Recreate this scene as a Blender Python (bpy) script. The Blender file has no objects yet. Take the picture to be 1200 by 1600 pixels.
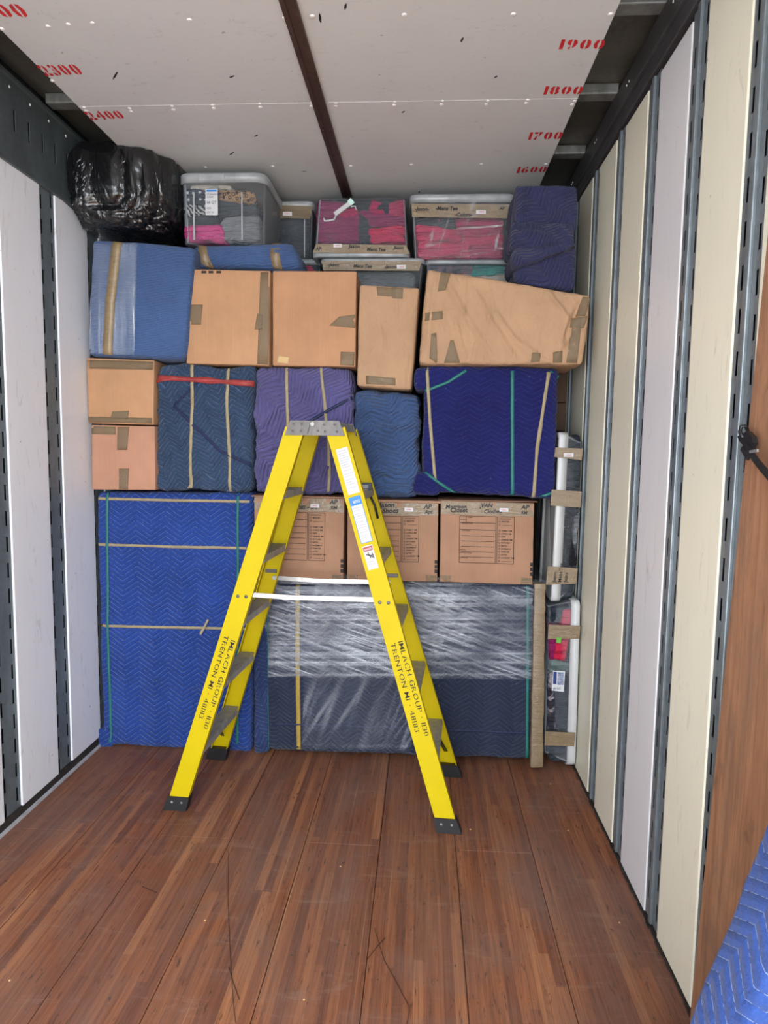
import bpy, bmesh, math, random
from mathutils import Vector, Matrix, noise
from mathutils.bvhtree import BVHTree
random.seed(7)
C = bpy.context.scene.collection
# ------------------------------------------------------------------ camera
F_PX, YAW, PITCH, ROLL, EYE = 1033.0, .0590, .0952, .01444, 1.593
_cy, _sy, _cp, _sp = math.cos(YAW), math.sin(YAW), math.cos(PITCH), math.sin(PITCH)
FW = Vector((-_sy*_cp, _cy*_cp, -_sp)); _r = Vector((_cy, _sy, 0)); _u = _r.cross(FW)
RT = math.cos(ROLL)*_r + math.sin(ROLL)*_u; UP = -math.sin(ROLL)*_r + math.cos(ROLL)*_u
cd = bpy.data.cameras.new('camera'); cam = bpy.data.objects.new('camera', cd); C.objects.link(cam)
cd.sensor_fit = 'HORIZONTAL'; cd.sensor_width = 36; cd.lens = F_PX/1200*36; cd.clip_start = .02
m = Matrix((RT, UP, -FW)).transposed().to_4x4(); m.translation = Vector((0, 0, EYE)); cam.matrix_world = m
bpy.context.scene.camera = cam
# ------------------------------------------------------------------ world, sun, exposure
w = bpy.data.worlds.new('sky'); bpy.context.scene.world = w; w.use_nodes = True
bg = w.node_tree.nodes['Background']; bg.inputs[0].default_value = (.86, .93, 1, 1); bg.inputs[1].default_value = 3.6
sd = bpy.data.lights.new('sun', 'SUN'); so = bpy.data.objects.new('sun', sd); C.objects.link(so)
sd.energy = 5.0; sd.angle = math.radians(3); sd.color = (1, .93, .82); so.rotation_euler = (math.radians(32), 0, math.radians(12))
ad = bpy.data.lights.new('rear_doorway_daylight', 'AREA'); ao = bpy.data.objects.new('rear_doorway_daylight', ad); C.objects.link(ao)
ad.shape = 'RECTANGLE'; ad.size = 2.4; ad.size_y = 2.8; ao.location = (-.45, -1.15, 1.5); ao.rotation_euler = (math.radians(90), 0, 0)
ad.energy = 1; ad.cycles.is_portal = True
vs = bpy.context.scene.view_settings
vs.view_transform = 'Standard'; vs.look = 'None'; vs.gamma = 1; vs.use_curve_mapping = False; vs.exposure = 1.55

# ------------------------------------------------------------------ maths helpers
def ray(x, y):
    d = (x-600)/F_PX*RT - (y-800)/F_PX*UP + FW
    return d/d.y
def P(x, y, Y): return ray(x, y)*Y + Vector((0, 0, EYE))
def PZ(x, y, Z):
    r = ray(x, y); return r*((Z-EYE)/r.z) + Vector((0, 0, EYE))
def PX(x, y, X):
    r = ray(x, y); return r*(X/r.x) + Vector((0, 0, EYE))
def dim(c, k=.62, sat=.9):
    """colour scaled in linear light, slightly desaturated"""
    l = lin(c); g = sum(l[:3])/3; return tuple((g+(v-g)*sat)*k for v in l[:3])+(1,)
def lin(c):
    if len(c) == 4: return tuple(c)
    return tuple(((v/255+.055)/1.055)**2.4 if v > 10 else v/255/12.92 for v in c) + (1,)

# ------------------------------------------------------------------ material builder
class Mat:
    def __init__(s, name):
        s.m = bpy.data.materials.new(name); s.m.use_nodes = True; s.t = s.m.node_tree
        s.b = s.t.nodes['Principled BSDF']; s.out = s.t.nodes['Material Output']
    def n(s, type, ins=None, **props):
        nd = s.t.nodes.new('ShaderNode'+type)
        for k, v in props.items(): setattr(nd, k, v)
        for k, v in (ins or {}).items():
            if isinstance(v, bpy.types.NodeSocket): s.t.links.new(v, nd.inputs[k])
            else: nd.inputs[k].default_value = v
        return nd
    def mt(s, op, a, b=0.0, c=0.0, clamp=False):
        nd = s.n('Math', {0: a, 1: b, 2: c}, operation=op, use_clamp=clamp); return nd.outputs[0]
    def mix(s, f, a, b, mode='MIX'):
        nd = s.n('Mix', {0: f, 6: a, 7: b}, data_type='RGBA', blend_type=mode); return nd.outputs[2]
    def ramp(s, f, *stops):
        nd = s.n('ValToRGB', {0: f}); e = nd.color_ramp.elements
        while len(e) < len(stops): e.new(.5)
        for el, (p, c) in zip(e, stops): el.position = p; el.color = c if len(c) == 4 else lin(c)
        return nd.outputs[0]
    def noise(s, vec, scale, detail=4, rough=.5, dist=0):
        nd = s.n('TexNoise', {'Vector': vec, 'Scale': scale, 'Detail': detail, 'Roughness': rough, 'Distortion': dist}); return nd.outputs[0]
    def coord(s): return s.n('TexCoord').outputs['Object']
    def map(s, vec, loc=(0,0,0), rot=(0,0,0), scale=(1,1,1)):
        return s.n('Mapping', {'Vector': vec, 'Location': loc, 'Rotation': rot, 'Scale': scale}).outputs[0]
    def set(s, **k):
        for a, v in k.items():
            a = {'color': 'Base Color', 'rough': 'Roughness', 'metal': 'Metallic', 'normal': 'Normal', 'coat': 'Coat Weight', 'alpha': 'Alpha', 'spec': 'Specular IOR Level', 'sheen': 'Sheen Weight'}.get(a, a)
            if isinstance(v, bpy.types.NodeSocket): s.t.links.new(v, s.b.inputs[a])
            else: s.b.inputs[a].default_value = v
        return s
    def bump(s, h, strength=.5, dist=.003):
        s.set(normal=s.n('Bump', {'Height': h, 'Strength': strength, 'Distance': dist}).outputs[0]); return s
    def seethrough(s, fac):
        tr = s.n('BsdfTransparent', {}); mx = s.n('MixShader', {0: fac, 1: tr.outputs[0], 2: s.b.outputs[0]})
        s.t.links.new(mx.outputs[0], s.out.inputs[0]); return s

def flat(name, c, rough=.6, metal=0, var=.12, scale=12, bump=0):
    q = Mat(name); co = q.coord(); nz = q.noise(co, scale, 5, .6)
    c0 = lin(c); d = tuple(v*(1-var) for v in c0[:3])+(1,); l = tuple(min(1, v*(1+var)) for v in c0[:3])+(1,)
    q.set(color=q.ramp(nz, (.3, d), (.7, l)), rough=rough, metal=metal)
    if bump: q.bump(q.noise(co, scale*4, 4), bump, .002)
    return q.m

def blanket(name, base, stitch, period=.026, wav=.075, amp=.055, rot=0.0, warp=.01, wscale=3, sw=.0021, dirt=.25, relief=1.0, line=.8):
    """quilted moving blanket: zigzag stitch rows with padding between them"""
    q = Mat(name); co = q.coord()
    co = q.map(co, rot=(0, rot, 0))
    if warp:
        nz = q.n('TexNoise', {'Vector': co, 'Scale': wscale, 'Detail': 2}).outputs[1]
        off = q.n('VectorMath', {0: nz, 1: (.5, .5, .5)}, operation='SUBTRACT').outputs[0]
        off = q.n('VectorMath', {0: off, 3: warp*3}, operation='SCALE').outputs[0]
        co2 = q.n('VectorMath', {0: co, 1: off}, operation='ADD').outputs[0]
    else: co2 = co
    sx = q.n('SeparateXYZ', {0: co2})
    x = q.mt('ADD', sx.outputs[0], sx.outputs[1])
    tri = q.mt('PINGPONG', x, wav)
    v = q.mt('ADD', sx.outputs[2], q.mt('MULTIPLY', tri, amp/wav))
    pp = q.mt('PINGPONG', v, period/2)
    st = q.n('MapRange', {'Value': pp, 1: sw*.3, 2: sw, 3: 1.0, 4: 0.0}, clamp=True).outputs[0]
    dash = q.mt('GREATER_THAN', q.noise(co2, 90, 2), .44)
    stl = q.mt('MULTIPLY', q.mt('MULTIPLY', st, dash), line)
    c0 = dim(base, .62, .86); big = q.noise(co, 3, 5, .6); fine = q.noise(co, 160, 3, .6)
    dk = tuple(a*(1-dirt) for a in c0[:3])+(1,); lt = tuple(min(1, a*(1+dirt)) for a in c0[:3])+(1,)
    col = q.ramp(q.mt('ADD', q.mt('MULTIPLY', big, .7), q.mt('MULTIPLY', fine, .3)), (.35, dk), (.65, lt))
    lint = q.mt('GREATER_THAN', q.noise(q.map(co, scale=(1, 1, 1)), 48, 2, .5), .742)
    col = q.mix(q.mt('MULTIPLY', lint, .4), col, lin((120, 130, 160)))
    q.set(color=q.mix(stl, col, dim(stitch, .95)), rough=.85, sheen=.12, spec=.2)
    pil = q.mt('POWER', q.mt('MULTIPLY', pp, 2/period), .5)
    h = q.mt('ADD', q.mt('MULTIPLY', pil, relief), q.mt('MULTIPLY', fine, .18))
    h = q.mt('ADD', h, q.mt('MULTIPLY', q.noise(co, 22, 4, .6), .9))
    q.bump(h, 1.0, .0095)
    return q.m

def cardboard(name, c, kraft=False):
    q = Mat(name); co = q.coord()
    a = q.noise(co, 5, 4, .6); fl = q.noise(q.map(co, scale=(220, 220, 3)), 1, 2, .5); f = q.noise(co, 300, 2)
    c0 = dim(c, .76, .88); d = tuple(v*.88 for v in c0[:3])+(1,); l = tuple(min(1, v*1.09) for v in c0[:3])+(1,)
    mixv = q.mt('ADD', q.mt('MULTIPLY', a, .75), q.mt('MULTIPLY', f if kraft else fl, .25))
    col = q.ramp(mixv, (.34, d), (.66, l))
    spec = q.mt('GREATER_THAN', q.noise(co, 26, 3, .6), .74)
    col = q.mix(q.mt('MULTIPLY', spec, .25), col, lin((120, 90, 70)))
    q.set(color=col, rough=.75, spec=.25)
    if kraft: q.bump(q.noise(q.map(co, rot=(0, .5, 0), scale=(1, 1, .5)), 13, 4, .55, 1.2), .8, .02)
    else: q.bump(q.mt('ADD', q.mt('MULTIPLY', fl, .2), a), .35, .003)
    return q.m

def tape_mat(name, c, wrinkle=1.0, fac=1.0):
    q = Mat(name); co = q.coord()
    w1 = q.noise(q.map(co, rot=(0, .1, 0), scale=(9, 9, 70)), 1, 4, .6, .8); w2 = q.noise(co, 70, 4, .65, 1)
    c0 = dim(c, .62, .9); d = tuple(v*.84 for v in c0[:3])+(1,); l = tuple(min(1, v*1.16) for v in c0[:3])+(1,)
    q.set(color=q.ramp(q.mt('ADD', q.mt('MULTIPLY', w1, .5), q.mt('MULTIPLY', w2, .5)), (.35, d), (.65, l)), rough=.26, spec=.6)
    q.bump(q.mt('ADD', w1, w2), .5*wrinkle, .006)
    if fac < 1: q.seethrough(fac)
    return q.m

def film(name, base=.05, gain=.5, rot=0.05, rot2=.55, along=1.0, across=55, tint=(205, 212, 225), thr=.5, rough=.16):
    """clear stretch wrap: glossy, with streaks running along two directions (0 = level, pi/2 = upright)"""
    q = Mat(name); co = q.coord()
    s1 = q.noise(q.map(q.map(co, rot=(0, rot, 0)), scale=(along, along, across*.6)), 1, 3, .55, .3)
    s2 = q.noise(q.map(q.map(co, rot=(0, rot2, 0)), scale=(along*1.2, along, across*.7)), 1, 2, .55, .15)
    big = q.noise(co, 3.2, 3)
    s = q.mt('MAXIMUM', s1, q.mt('SUBTRACT', s2, .02))
    st = q.n('MapRange', {'Value': s, 1: thr, 2: thr+.2, 3: 0.0, 4: 1.0}, clamp=True).outputs[0]
    bg_ = q.n('MapRange', {'Value': big, 1: .35, 2: .62, 3: .15, 4: 1.0}, clamp=True).outputs[0]
    fac = q.mt('ADD', base, q.mt('MULTIPLY', q.mt('MULTIPLY', st, gain), bg_), clamp=True)
    q.set(color=dim(tint, .7, 1), rough=rough, spec=.9, coat=.6)
    q.bump(q.mt('ADD', s1, s2), .75, .006)
    q.seethrough(fac); return q.m

def plastic(name, tint=(200, 205, 212), fac=.22, rough=.12):
    q = Mat(name); co = q.coord(); fr = q.n('Fresnel', {'IOR': 1.35}).outputs[0]
    sm = q.noise(co, 9, 4, .6)
    f = q.mt('ADD', q.mt('MULTIPLY', sm, fac), q.mt('ADD', q.mt('MULTIPLY', fr, .8 if fac < .5 else 1.0), fac*.3), clamp=True)
    q.set(color=dim(tint, .7, 1), rough=rough, spec=.6); q.bump(sm, .12, .004); q.seethrough(f); return q.m

def steel(name, c, rough=.45, metal=.6, wear=.3, ws=9):
    q = Mat(name); co = q.coord(); a = q.noise(q.map(co, scale=(1, 1, .35)), ws, 6, .65); b = q.noise(co, 45, 4, .7)
    c0 = dim(c, .75, .9); d = tuple(v*(1-wear) for v in c0[:3])+(1,); l = tuple(min(1, v*(1+wear)) for v in c0[:3])+(1,)
    col = q.ramp(q.mt('ADD', q.mt('MULTIPLY', a, .7), q.mt('MULTIPLY', b, .3)), (.35, d), (.65, l))
    q.set(color=col, rough=rough, metal=metal); q.bump(b, .15, .002); return q.m

def frp(name, c):
    """white ribbed lining panel with scuffs"""
    q = Mat(name); co = q.coord(); rnd = q.n('ObjectInfo').outputs['Random']
    a = q.noise(q.map(co, scale=(1, 1, .3)), 5, 5, .6)
    c0 = lin(c); d = tuple(v*.9 for v in c0[:3])+(1,)
    col = q.mix(q.mt('MULTIPLY', a, .9), c0, d)
    cr = tuple(v*k for v, k in zip(c0[:3], (1.0, .93, .78)))+(1,)
    sc = q.n('MapRange', {'Value': q.noise(q.map(co, loc=(0, 3, 0), scale=(5, 10, 2.0)), 2.2, 7, .78, 1.5), 1: .58, 2: .76, 3: 0.0, 4: .5}, clamp=True).outputs[0]
    sp = q.n('MapRange', {'Value': q.noise(co, 34, 2, .5), 1: .76, 2: .8, 3: 0.0, 4: .65}, clamp=True).outputs[0]
    col = q.mix(q.mt('MAXIMUM', sc, sp), col, lin((110, 100, 90)))
    q.set(color=col, rough=.42, spec=.4); q.bump(q.noise(q.map(co, scale=(1, 12, .4)), 3, 2), .1, .004); return q.m

def wood_floor():
    q = Mat('laminated_hardwood'); tc = q.n('TexCoord').outputs['Object']; geo = q.n('NewGeometry').outputs['Position']
    sp = q.n('SeparateXYZ', {0: geo}); x, y = sp.outputs[0], sp.outputs[1]
    si = q.mt('FLOOR', q.mt('DIVIDE', x, .0305)); r1 = q.n('TexWhiteNoise', {'W': si}, noise_dimensions='1D').outputs[0]
    yy = q.mt('ADD', q.mt('DIVIDE', y, 1.1), q.mt('MULTIPLY', r1, 9)); bi = q.mt('FLOOR', yy)
    v = q.n('CombineXYZ', {0: si, 1: bi, 2: 3.0}).outputs[0]
    rr = q.n('TexWhiteNoise', {'Vector': v}, noise_dimensions='3D').outputs[0]
    base = q.ramp(rr, (0, (112, 68, 50)), (.3, (126, 76, 52)), (.6, (134, 82, 54)), (.85, (142, 88, 58)), (1, (160, 106, 72)))
    g1 = q.noise(q.map(geo, scale=(95, 2.6, 1)), 1, 6, .75, .6); g2 = q.noise(q.map(geo, scale=(260, 9, 1)), 1, 3, .7)
    col = q.mix(1.0, base, q.ramp(g1, (.3, (.5, .44, .42, 1)), (.5, (1, 1, 1, 1)), (.72, (1.5, 1.5, 1.42, 1))), 'MULTIPLY')
    fl = q.n('MapRange', {'Value': q.noise(q.map(geo, scale=(70, 12, 1)), 1, 3, .7, .3), 1: .6, 2: .7, 3: 0.0, 4: .8}, clamp=True).outputs[0]
    col = q.mix(fl, col, lin((46, 26, 20)))
    pt = q.n('MapRange', {'Value': q.noise(q.map(geo, scale=(1.5, 1, 1)), 34, 3, .6), 1: .68, 2: .72, 3: 0.0, 4: .85}, clamp=True).outputs[0]
    col = q.mix(pt, col, lin((36, 22, 18)))
    dust = q.n('MapRange', {'Value': q.noise(q.map(geo, scale=(1.6, .8, 1)), 1.7, 6, .7, .8), 1: .38, 2: .7, 3: 0.0, 4: .6}, clamp=True).outputs[0]
    col = q.mix(dust, col, lin((122, 100, 92)))
    lt = q.n('MapRange', {'Value': q.noise(q.map(geo, scale=(150, 1.1, 1)), 1, 2, .5, .2), 1: .66, 2: .74, 3: 0.0, 4: .6}, clamp=True).outputs[0]
    col = q.mix(lt, col, lin((186, 140, 104)))
    hz = q.n('MapRange', {'Value': q.noise(q.map(geo, rot=(0, 0, .3), scale=(3, 14, 1)), 1, 6, .75, 1), 1: .56, 2: .72, 3: 0.0, 4: .42}, clamp=True).outputs[0]
    col = q.mix(hz, col, lin((150, 126, 112)))
    ln = q.mt('PINGPONG', x, .01525); ed = q.n('MapRange', {'Value': ln, 1: .0002, 2: .0009, 3: .35, 4: 0.0}, clamp=True).outputs[0]
    col = q.mix(ed, col, lin((60, 36, 26)))
    scr = q.n('MapRange', {'Value': q.noise(q.map(geo, rot=(0, 0, 1.1), scale=(6, 300, 1)), 1, 2, .6), 1: .73, 2: .76, 3: 0.0, 4: .4}, clamp=True).outputs[0]
    col = q.mix(scr, col, lin((168, 140, 120)))
    q.set(color=col, rough=q.n('MapRange', {'Value': g2, 3: .42, 4: .7}).outputs[0], spec=.4)
    q.bump(q.mt('ADD', q.mt('MULTIPLY', g1, .6), q.mt('SUBTRACT', g2, fl)), .35, .003); return q.m

def plywood():
    q = Mat('worn_plywood'); co = q.coord()
    g = q.noise(q.map(co, scale=(3, 26, 1.3)), 1.5, 7, .7, 1.2); b = q.noise(co, 2.2, 5, .6)
    col = q.ramp(g, (.25, (110, 74, 52)), (.5, (158, 112, 80)), (.8, (184, 142, 108)))
    st = q.n('MapRange', {'Value': q.noise(q.map(co, scale=(1, 1.4, .8)), 6, 5, .7, .5), 1: .6, 2: .74, 3: 0.0, 4: .8}, clamp=True).outputs[0]
    col = q.mix(st, col, lin((58, 46, 40))); gr = q.noise(q.map(co, scale=(1, 3, 1)), 3, 6, .7, .8); col = q.mix(q.n('MapRange', {'Value': gr, 1: .45, 2: .65, 3: 0.0, 4: .6}, clamp=True).outputs[0], col, lin((112, 88, 74)))
    col = q.mix(q.mt('MULTIPLY', b, .35), col, lin((120, 84, 60)))
    q.set(color=col, rough=.7); q.bump(g, .3, .003); return q.m

def bagmat():
    q = Mat('black_bin_liner'); co = q.coord()
    v1 = q.noise(q.map(co, scale=(1.3, 1.3, .45)), 9, 3, .55, 1.2); v2 = q.n('TexVoronoi', {'Vector': co, 'Scale': 26.0}, feature='SMOOTH_F1').outputs[0]
    r = q.mt('ABSOLUTE', q.mt('SUBTRACT', v1, .5))
    q.set(color=(.006, .006, .007, 1), rough=.2, spec=.55, coat=.3)
    q.bump(q.mt('ADD', q.mt('MULTIPLY', q.mt('MINIMUM', r, .09), 6.0), q.mt('MULTIPLY', v2, .25)), .55, .012); return q.m

def cloth(name, cols, scale=18, kind='noise', rough=.85):
    q = Mat(name); co = q.coord()
    if kind == 'dots':
        d = q.n('TexVoronoi', {'Vector': q.map(co, scale=(1, .2, 1)), 'Scale': float(scale), 'Randomness': .25}).outputs[0]
        col = q.mix(q.mt('LESS_THAN', d, .27), dim(cols[0], .6, 1), dim(cols[1], .6, 1))
    elif kind == 'stripe':
        wv = q.n('TexWave', {'Vector': q.map(co, rot=(0, .7, 0)), 'Scale': float(scale), 'Distortion': 9.0, 'Detail': 2.0, 'Detail Scale': 1.2}).outputs[1]
        col = q.mix(q.mt('GREATER_THAN', wv, .5), dim(cols[0], .6, 1), dim(cols[1], .6, 1))
    elif kind == 'spots':
        d = q.n('TexVoronoi', {'Vector': co, 'Scale': float(scale)}).outputs[0]
        ring = q.mt('MULTIPLY', q.mt('GREATER_THAN', d, .22), q.mt('LESS_THAN', d, .42))
        col = q.mix(ring, dim(cols[0], .6, 1), dim(cols[1], .6, 1))
    else:
        col = q.ramp(q.noise(co, scale, 3, .6, 1), *[(.3+.4*i/max(1, len(cols)-1), dim(c, .62, 1)) for i, c in enumerate(cols)])
    q.set(color=col, rough=rough, spec=.15); q.bump(q.noise(q.map(co, scale=(.45, 1, 2.2)), 13, 3, .55, 1.2), 1.0, .05); return q.m

MT = {}
MT['floor'] = wood_floor(); MT['ply'] = plywood(); MT['bag'] = bagmat()
MT['panel_l'] = frp('cool_lit_white_panel', (240, 242, 250)); MT['panel_r'] = frp('warm_lit_white_panel', (232, 227, 206)); MT['panel_g'] = frp('pale_grey_lining_panel', (222, 220, 222))  # bluish and cream tints put cool and warm light into white panels
MT['ceil'] = frp('white_ceiling_sheet', (206, 206, 206))
MT['post'] = steel('grey_galvanised_post', (116, 128, 136), .5, .1, .3); MT['postr'] = steel('galvanised_post_steel', (128, 138, 144), .36, .3, .3)
MT['beam'] = steel('dark_grey_top_beam', (92, 102, 106), .5, .1, .3); MT['rail'] = steel('dark_top_rail', (78, 76, 78), .45, .1, .3)
MT['dark'] = flat('dark_wall_steel', (15, 15, 17), .7); MT['roof'] = steel('roof_skin', (128, 126, 118), .5, .6, .3, 4)
MT['bow'] = steel('roof_bow_steel', (150, 152, 150), .5, .5, .35, 20)
MT['rivet'] = flat('rivet_head', (232, 230, 228), .35, .2); MT['seam'] = flat('dark_seam_strip', (60, 42, 38), .45, 0, .5, 30)
MT['base'] = flat('pale_base_trim', (196, 200, 206), .5, .2, .2, 20); MT['grime_gap'] = flat('grimy_edge_and_gap_shade', (44, 38, 34), .8, 0, .5, 30)
MT['concrete'] = flat('concrete_yard', (176, 172, 164), .9, 0, .1, 2)
MT['red'] = flat('red_stencil_paint', (196, 30, 34), .6, 0, .25, 60); MT['ink'] = flat('black_print', (34, 26, 22), .7)
MT['boxink'] = flat('brown_box_print', (26, 14, 10), .8); MT['marker'] = flat('marker_ink', (12, 8, 8), .6)
MT['card'] = cardboard('tan_cardboard', (208, 154, 108)); MT['card2'] = cardboard('orange_tan_cardboard', (205, 148, 104)); MT['card3'] = cardboard('brown_cardboard', (184, 136, 104))
MT['card4'] = cardboard('rosy_tan_cardboard', (206, 148, 116)); MT['carddark'] = cardboard('dark_brown_cardboard', (110, 84, 66))
MT['kraft'] = cardboard('kraft_paper', (200, 156, 116), True)
MT['tape'] = tape_mat('brown_packing_tape', (160, 134, 98)); MT['tape2'] = tape_mat('clear_tan_packing_tape', (176, 148, 108), 1.5, .5); MT['tapec'] = tape_mat('golden_packing_tape', (176, 148, 104), .6)
MT['tan'] = flat('tan_rubber_band', dim((196, 176, 132), .6), .6, 0, .15, 30); MT['teal'] = flat('teal_rubber_band', dim((22, 138, 128), .6), .55, 0, .15, 30); MT['yelband'] = flat('yellow_rubber_band', dim((206, 170, 60), .6), .55, 0, .15, 30)
MT['redband'] = flat('red_rubber_band', dim((196, 60, 56), .6), .55, 0, .2, 30); MT['navyband'] = flat('navy_rubber_band', dim((28, 42, 92), .6), .6, 0, .15, 30)
MT['navybind'] = flat('navy_blanket_binding', (26, 36, 72), .8)
MT['white'] = flat('white_label_paper', dim((240, 240, 244), .66), .5, 0, .03); MT['whiteplastic'] = flat('white_plastic', dim((238, 238, 238), .62), .35, 0, .03)
MT['labelink'] = flat('red_label_print', (196, 70, 60), .6); MT['blueink'] = flat('blue_label_print', (22, 120, 196), .5); MT['greyink'] = flat('grey_label_print', (70, 70, 96), .6)
MT['green'] = flat('green_sticker', dim((116, 214, 60), .6), .5)
MT['yellow'] = flat('yellow_fibreglass', dim((250, 221, 0), .56, 1), .55, 0, .05, 6, .03); MT['yellow'].node_tree.nodes['Principled BSDF'].inputs['Specular IOR Level'].default_value = .2
MT['alu'] = steel('worn_aluminium', (176, 172, 164), .42, .15, .3, 25)
MT['cap'] = steel('scuffed_grey_steel', (104, 98, 94), .4, .3, .35, 40); MT['zinc'] = steel('zinc_plated_steel', (206, 206, 204), .3, .7, .2, 20)
MT['black'] = flat('black_rubber', (24, 24, 26), .55, 0, .2, 30, .2); MT['blackmetal'] = flat('black_painted_steel', (36, 36, 38), .4, .3)
MT['B_K'] = blanket('royal_blue_quilt', (6, 72, 176), (100, 146, 232), .0265, .078, .055, 0, .006)
MT['B_J'] = blanket('deep_navy_blue_quilt', (18, 26, 116), (52, 60, 156), .024, .06, .03, 0, .012, line=.45, relief=.7)
MT['B_G'] = blanket('slate_blue_quilt', (54, 84, 124), (104, 134, 172), .024, .06, .055, .25, .016, 3)
MT['B_H'] = blanket('faded_purple_quilt', (108, 100, 168), (124, 116, 182), .022, .12, .06, .9, .05, 2, line=.4)
MT['B_I'] = blanket('faded_denim_blue_quilt', (66, 102, 160), (96, 128, 184), .02, .1, .045, .3, .045, 2, line=.4)
MT['B_A'] = blanket('woven_blue_blanket', (72, 108, 168), (80, 114, 172), .012, .2, .02, .1, .02, 3, line=.25, relief=.3)
MT['B_8'] = blanket('dusty_navy_quilt', (56, 58, 106), (76, 78, 130), .02, .09, .05, .8, .05, 3, line=.4)
MT['B_M'] = blanket('dark_slate_navy_quilt', (44, 56, 86), (72, 84, 124), .024, .07, .05, 0, .02, line=.5)
MT['B_M2'] = blanket('mid_blue_quilt_flap', (40, 66, 128), (92, 118, 176), .024, .06, .05, .4, .02)
MT['B_F'] = blanket('bright_blue_quilt', (38, 84, 172), (150, 176, 226), .03, .075, .04, 0, .01, sw=.0012, relief=.6)
MT['film_M'] = film('stretch_wrap_film', .05, .55, .04, -.3, .8, 120, thr=.48); MT['film_v'] = film('stretch_wrap_upright', .14, .85, 1.53, 1.6, .7, 55, (190, 205, 232), .46)
MT['film_t'] = film('stretch_wrap_on_tote', .03, .8, .1, 1.3, 4, 40, (230, 232, 236), .58)
MT['tote'] = plastic('clear_tote_plastic', (196, 202, 210), .07); MT['lid'] = plastic('frosted_tote_lid', (206, 210, 214), .8, .25); MT['rim'] = plastic('frosted_rim', (205, 208, 212), .9, .3)
MT['pink'] = cloth('hot_pink_cloth', [(226, 24, 92), (240, 50, 110)]); MT['plum'] = cloth('plum_cloth', [(150, 32, 98), (170, 44, 110)]); MT['magenta'] = cloth('magenta_cloth', [(196, 22, 92), (214, 40, 110)])
MT['char'] = cloth('charcoal_cloth', [(44, 50, 62), (60, 66, 78)]); MT['grey'] = cloth('grey_cloth', [(128, 132, 138), (150, 154, 160)]); MT['bubble'] = cloth('bubblegum_pink_cloth', [(238, 66, 150), (246, 90, 168)])
MT['dgrey'] = cloth('dark_grey_green_cloth', [(66, 74, 80), (78, 86, 92)]); MT['cream'] = cloth('cream_cloth', [(214, 204, 188), (228, 220, 206)]); MT['tealc'] = cloth('teal_cloth', [(70, 160, 150), (96, 182, 170)])
MT['dots'] = cloth('polka_dot_cloth', [(64, 74, 92), (236, 238, 240)], 34, 'dots'); MT['zebra'] = cloth('zebra_cloth', [(50, 54, 64), (232, 234, 236)], 16, 'stripe'); MT['leop'] = cloth('leopard_cloth', [(206, 164, 118), (96, 66, 52)], 46, 'spots')
MT['check'] = cloth('spotted_black_white_cloth', [(40, 40, 46), (224, 224, 226)], 62, 'dots'); MT['floral'] = cloth('floral_cloth', [(60, 66, 80), (128, 124, 136), (186, 96, 104)], 22)
MT['red_c'] = cloth('coral_red_cloth', [(226, 40, 80), (236, 56, 92)]); MT['sage'] = cloth('sage_cloth', [(118, 136, 132), (136, 152, 148)])
MT['lettered'] = cloth('white_on_charcoal_cloth', [(58, 56, 66), (62, 60, 70), (230, 220, 226)], 20)

# ------------------------------------------------------------------ object helpers
def root_of(o):
    v = Vector((0, 0, 0))
    while o: v = v + Vector(o.location); o = o.parent
    return v
def tag(o, label=None, cat=None, group=None, kind=None):
    for k, v in (('label', label), ('category', cat), ('group', group), ('kind', kind)):
        if v: o[k] = v
    return o
def thing(name, loc, label, cat, group=None):
    o = bpy.data.objects.new(name, None); C.objects.link(o); o.location = loc; o.empty_display_size = .05
    return tag(o, label, cat, group)
def mobj(name, verts, faces, mat, parent=None, smooth=False, loc=None, mats=None, fm=None):
    """mesh object from world-space vertices; top-level ones get their origin at their base"""
    if parent is not None: org = root_of(parent)
    elif loc is not None: org = Vector(loc)
    else:
        xs = [v[0] for v in verts]; ys = [v[1] for v in verts]; zs = [v[2] for v in verts]
        org = Vector(((min(xs)+max(xs))/2, (min(ys)+max(ys))/2, min(zs)))
    me = bpy.data.meshes.new(name); me.from_pydata([Vector(v)-org for v in verts], [], faces)
    bm = bmesh.new(); bm.from_mesh(me); bmesh.ops.recalc_face_normals(bm, faces=bm.faces); bm.to_mesh(me); bm.free()
    for mm in (mats or [mat]): me.materials.append(mm)
    if fm: me.polygons.foreach_set('material_index', fm)
    if smooth: me.polygons.foreach_set('use_smooth', [True]*len(me.polygons))
    o = bpy.data.objects.new(name, me); C.objects.link(o)
    if parent is not None: o.parent = parent
    else: o.location = org
    return o
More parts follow.
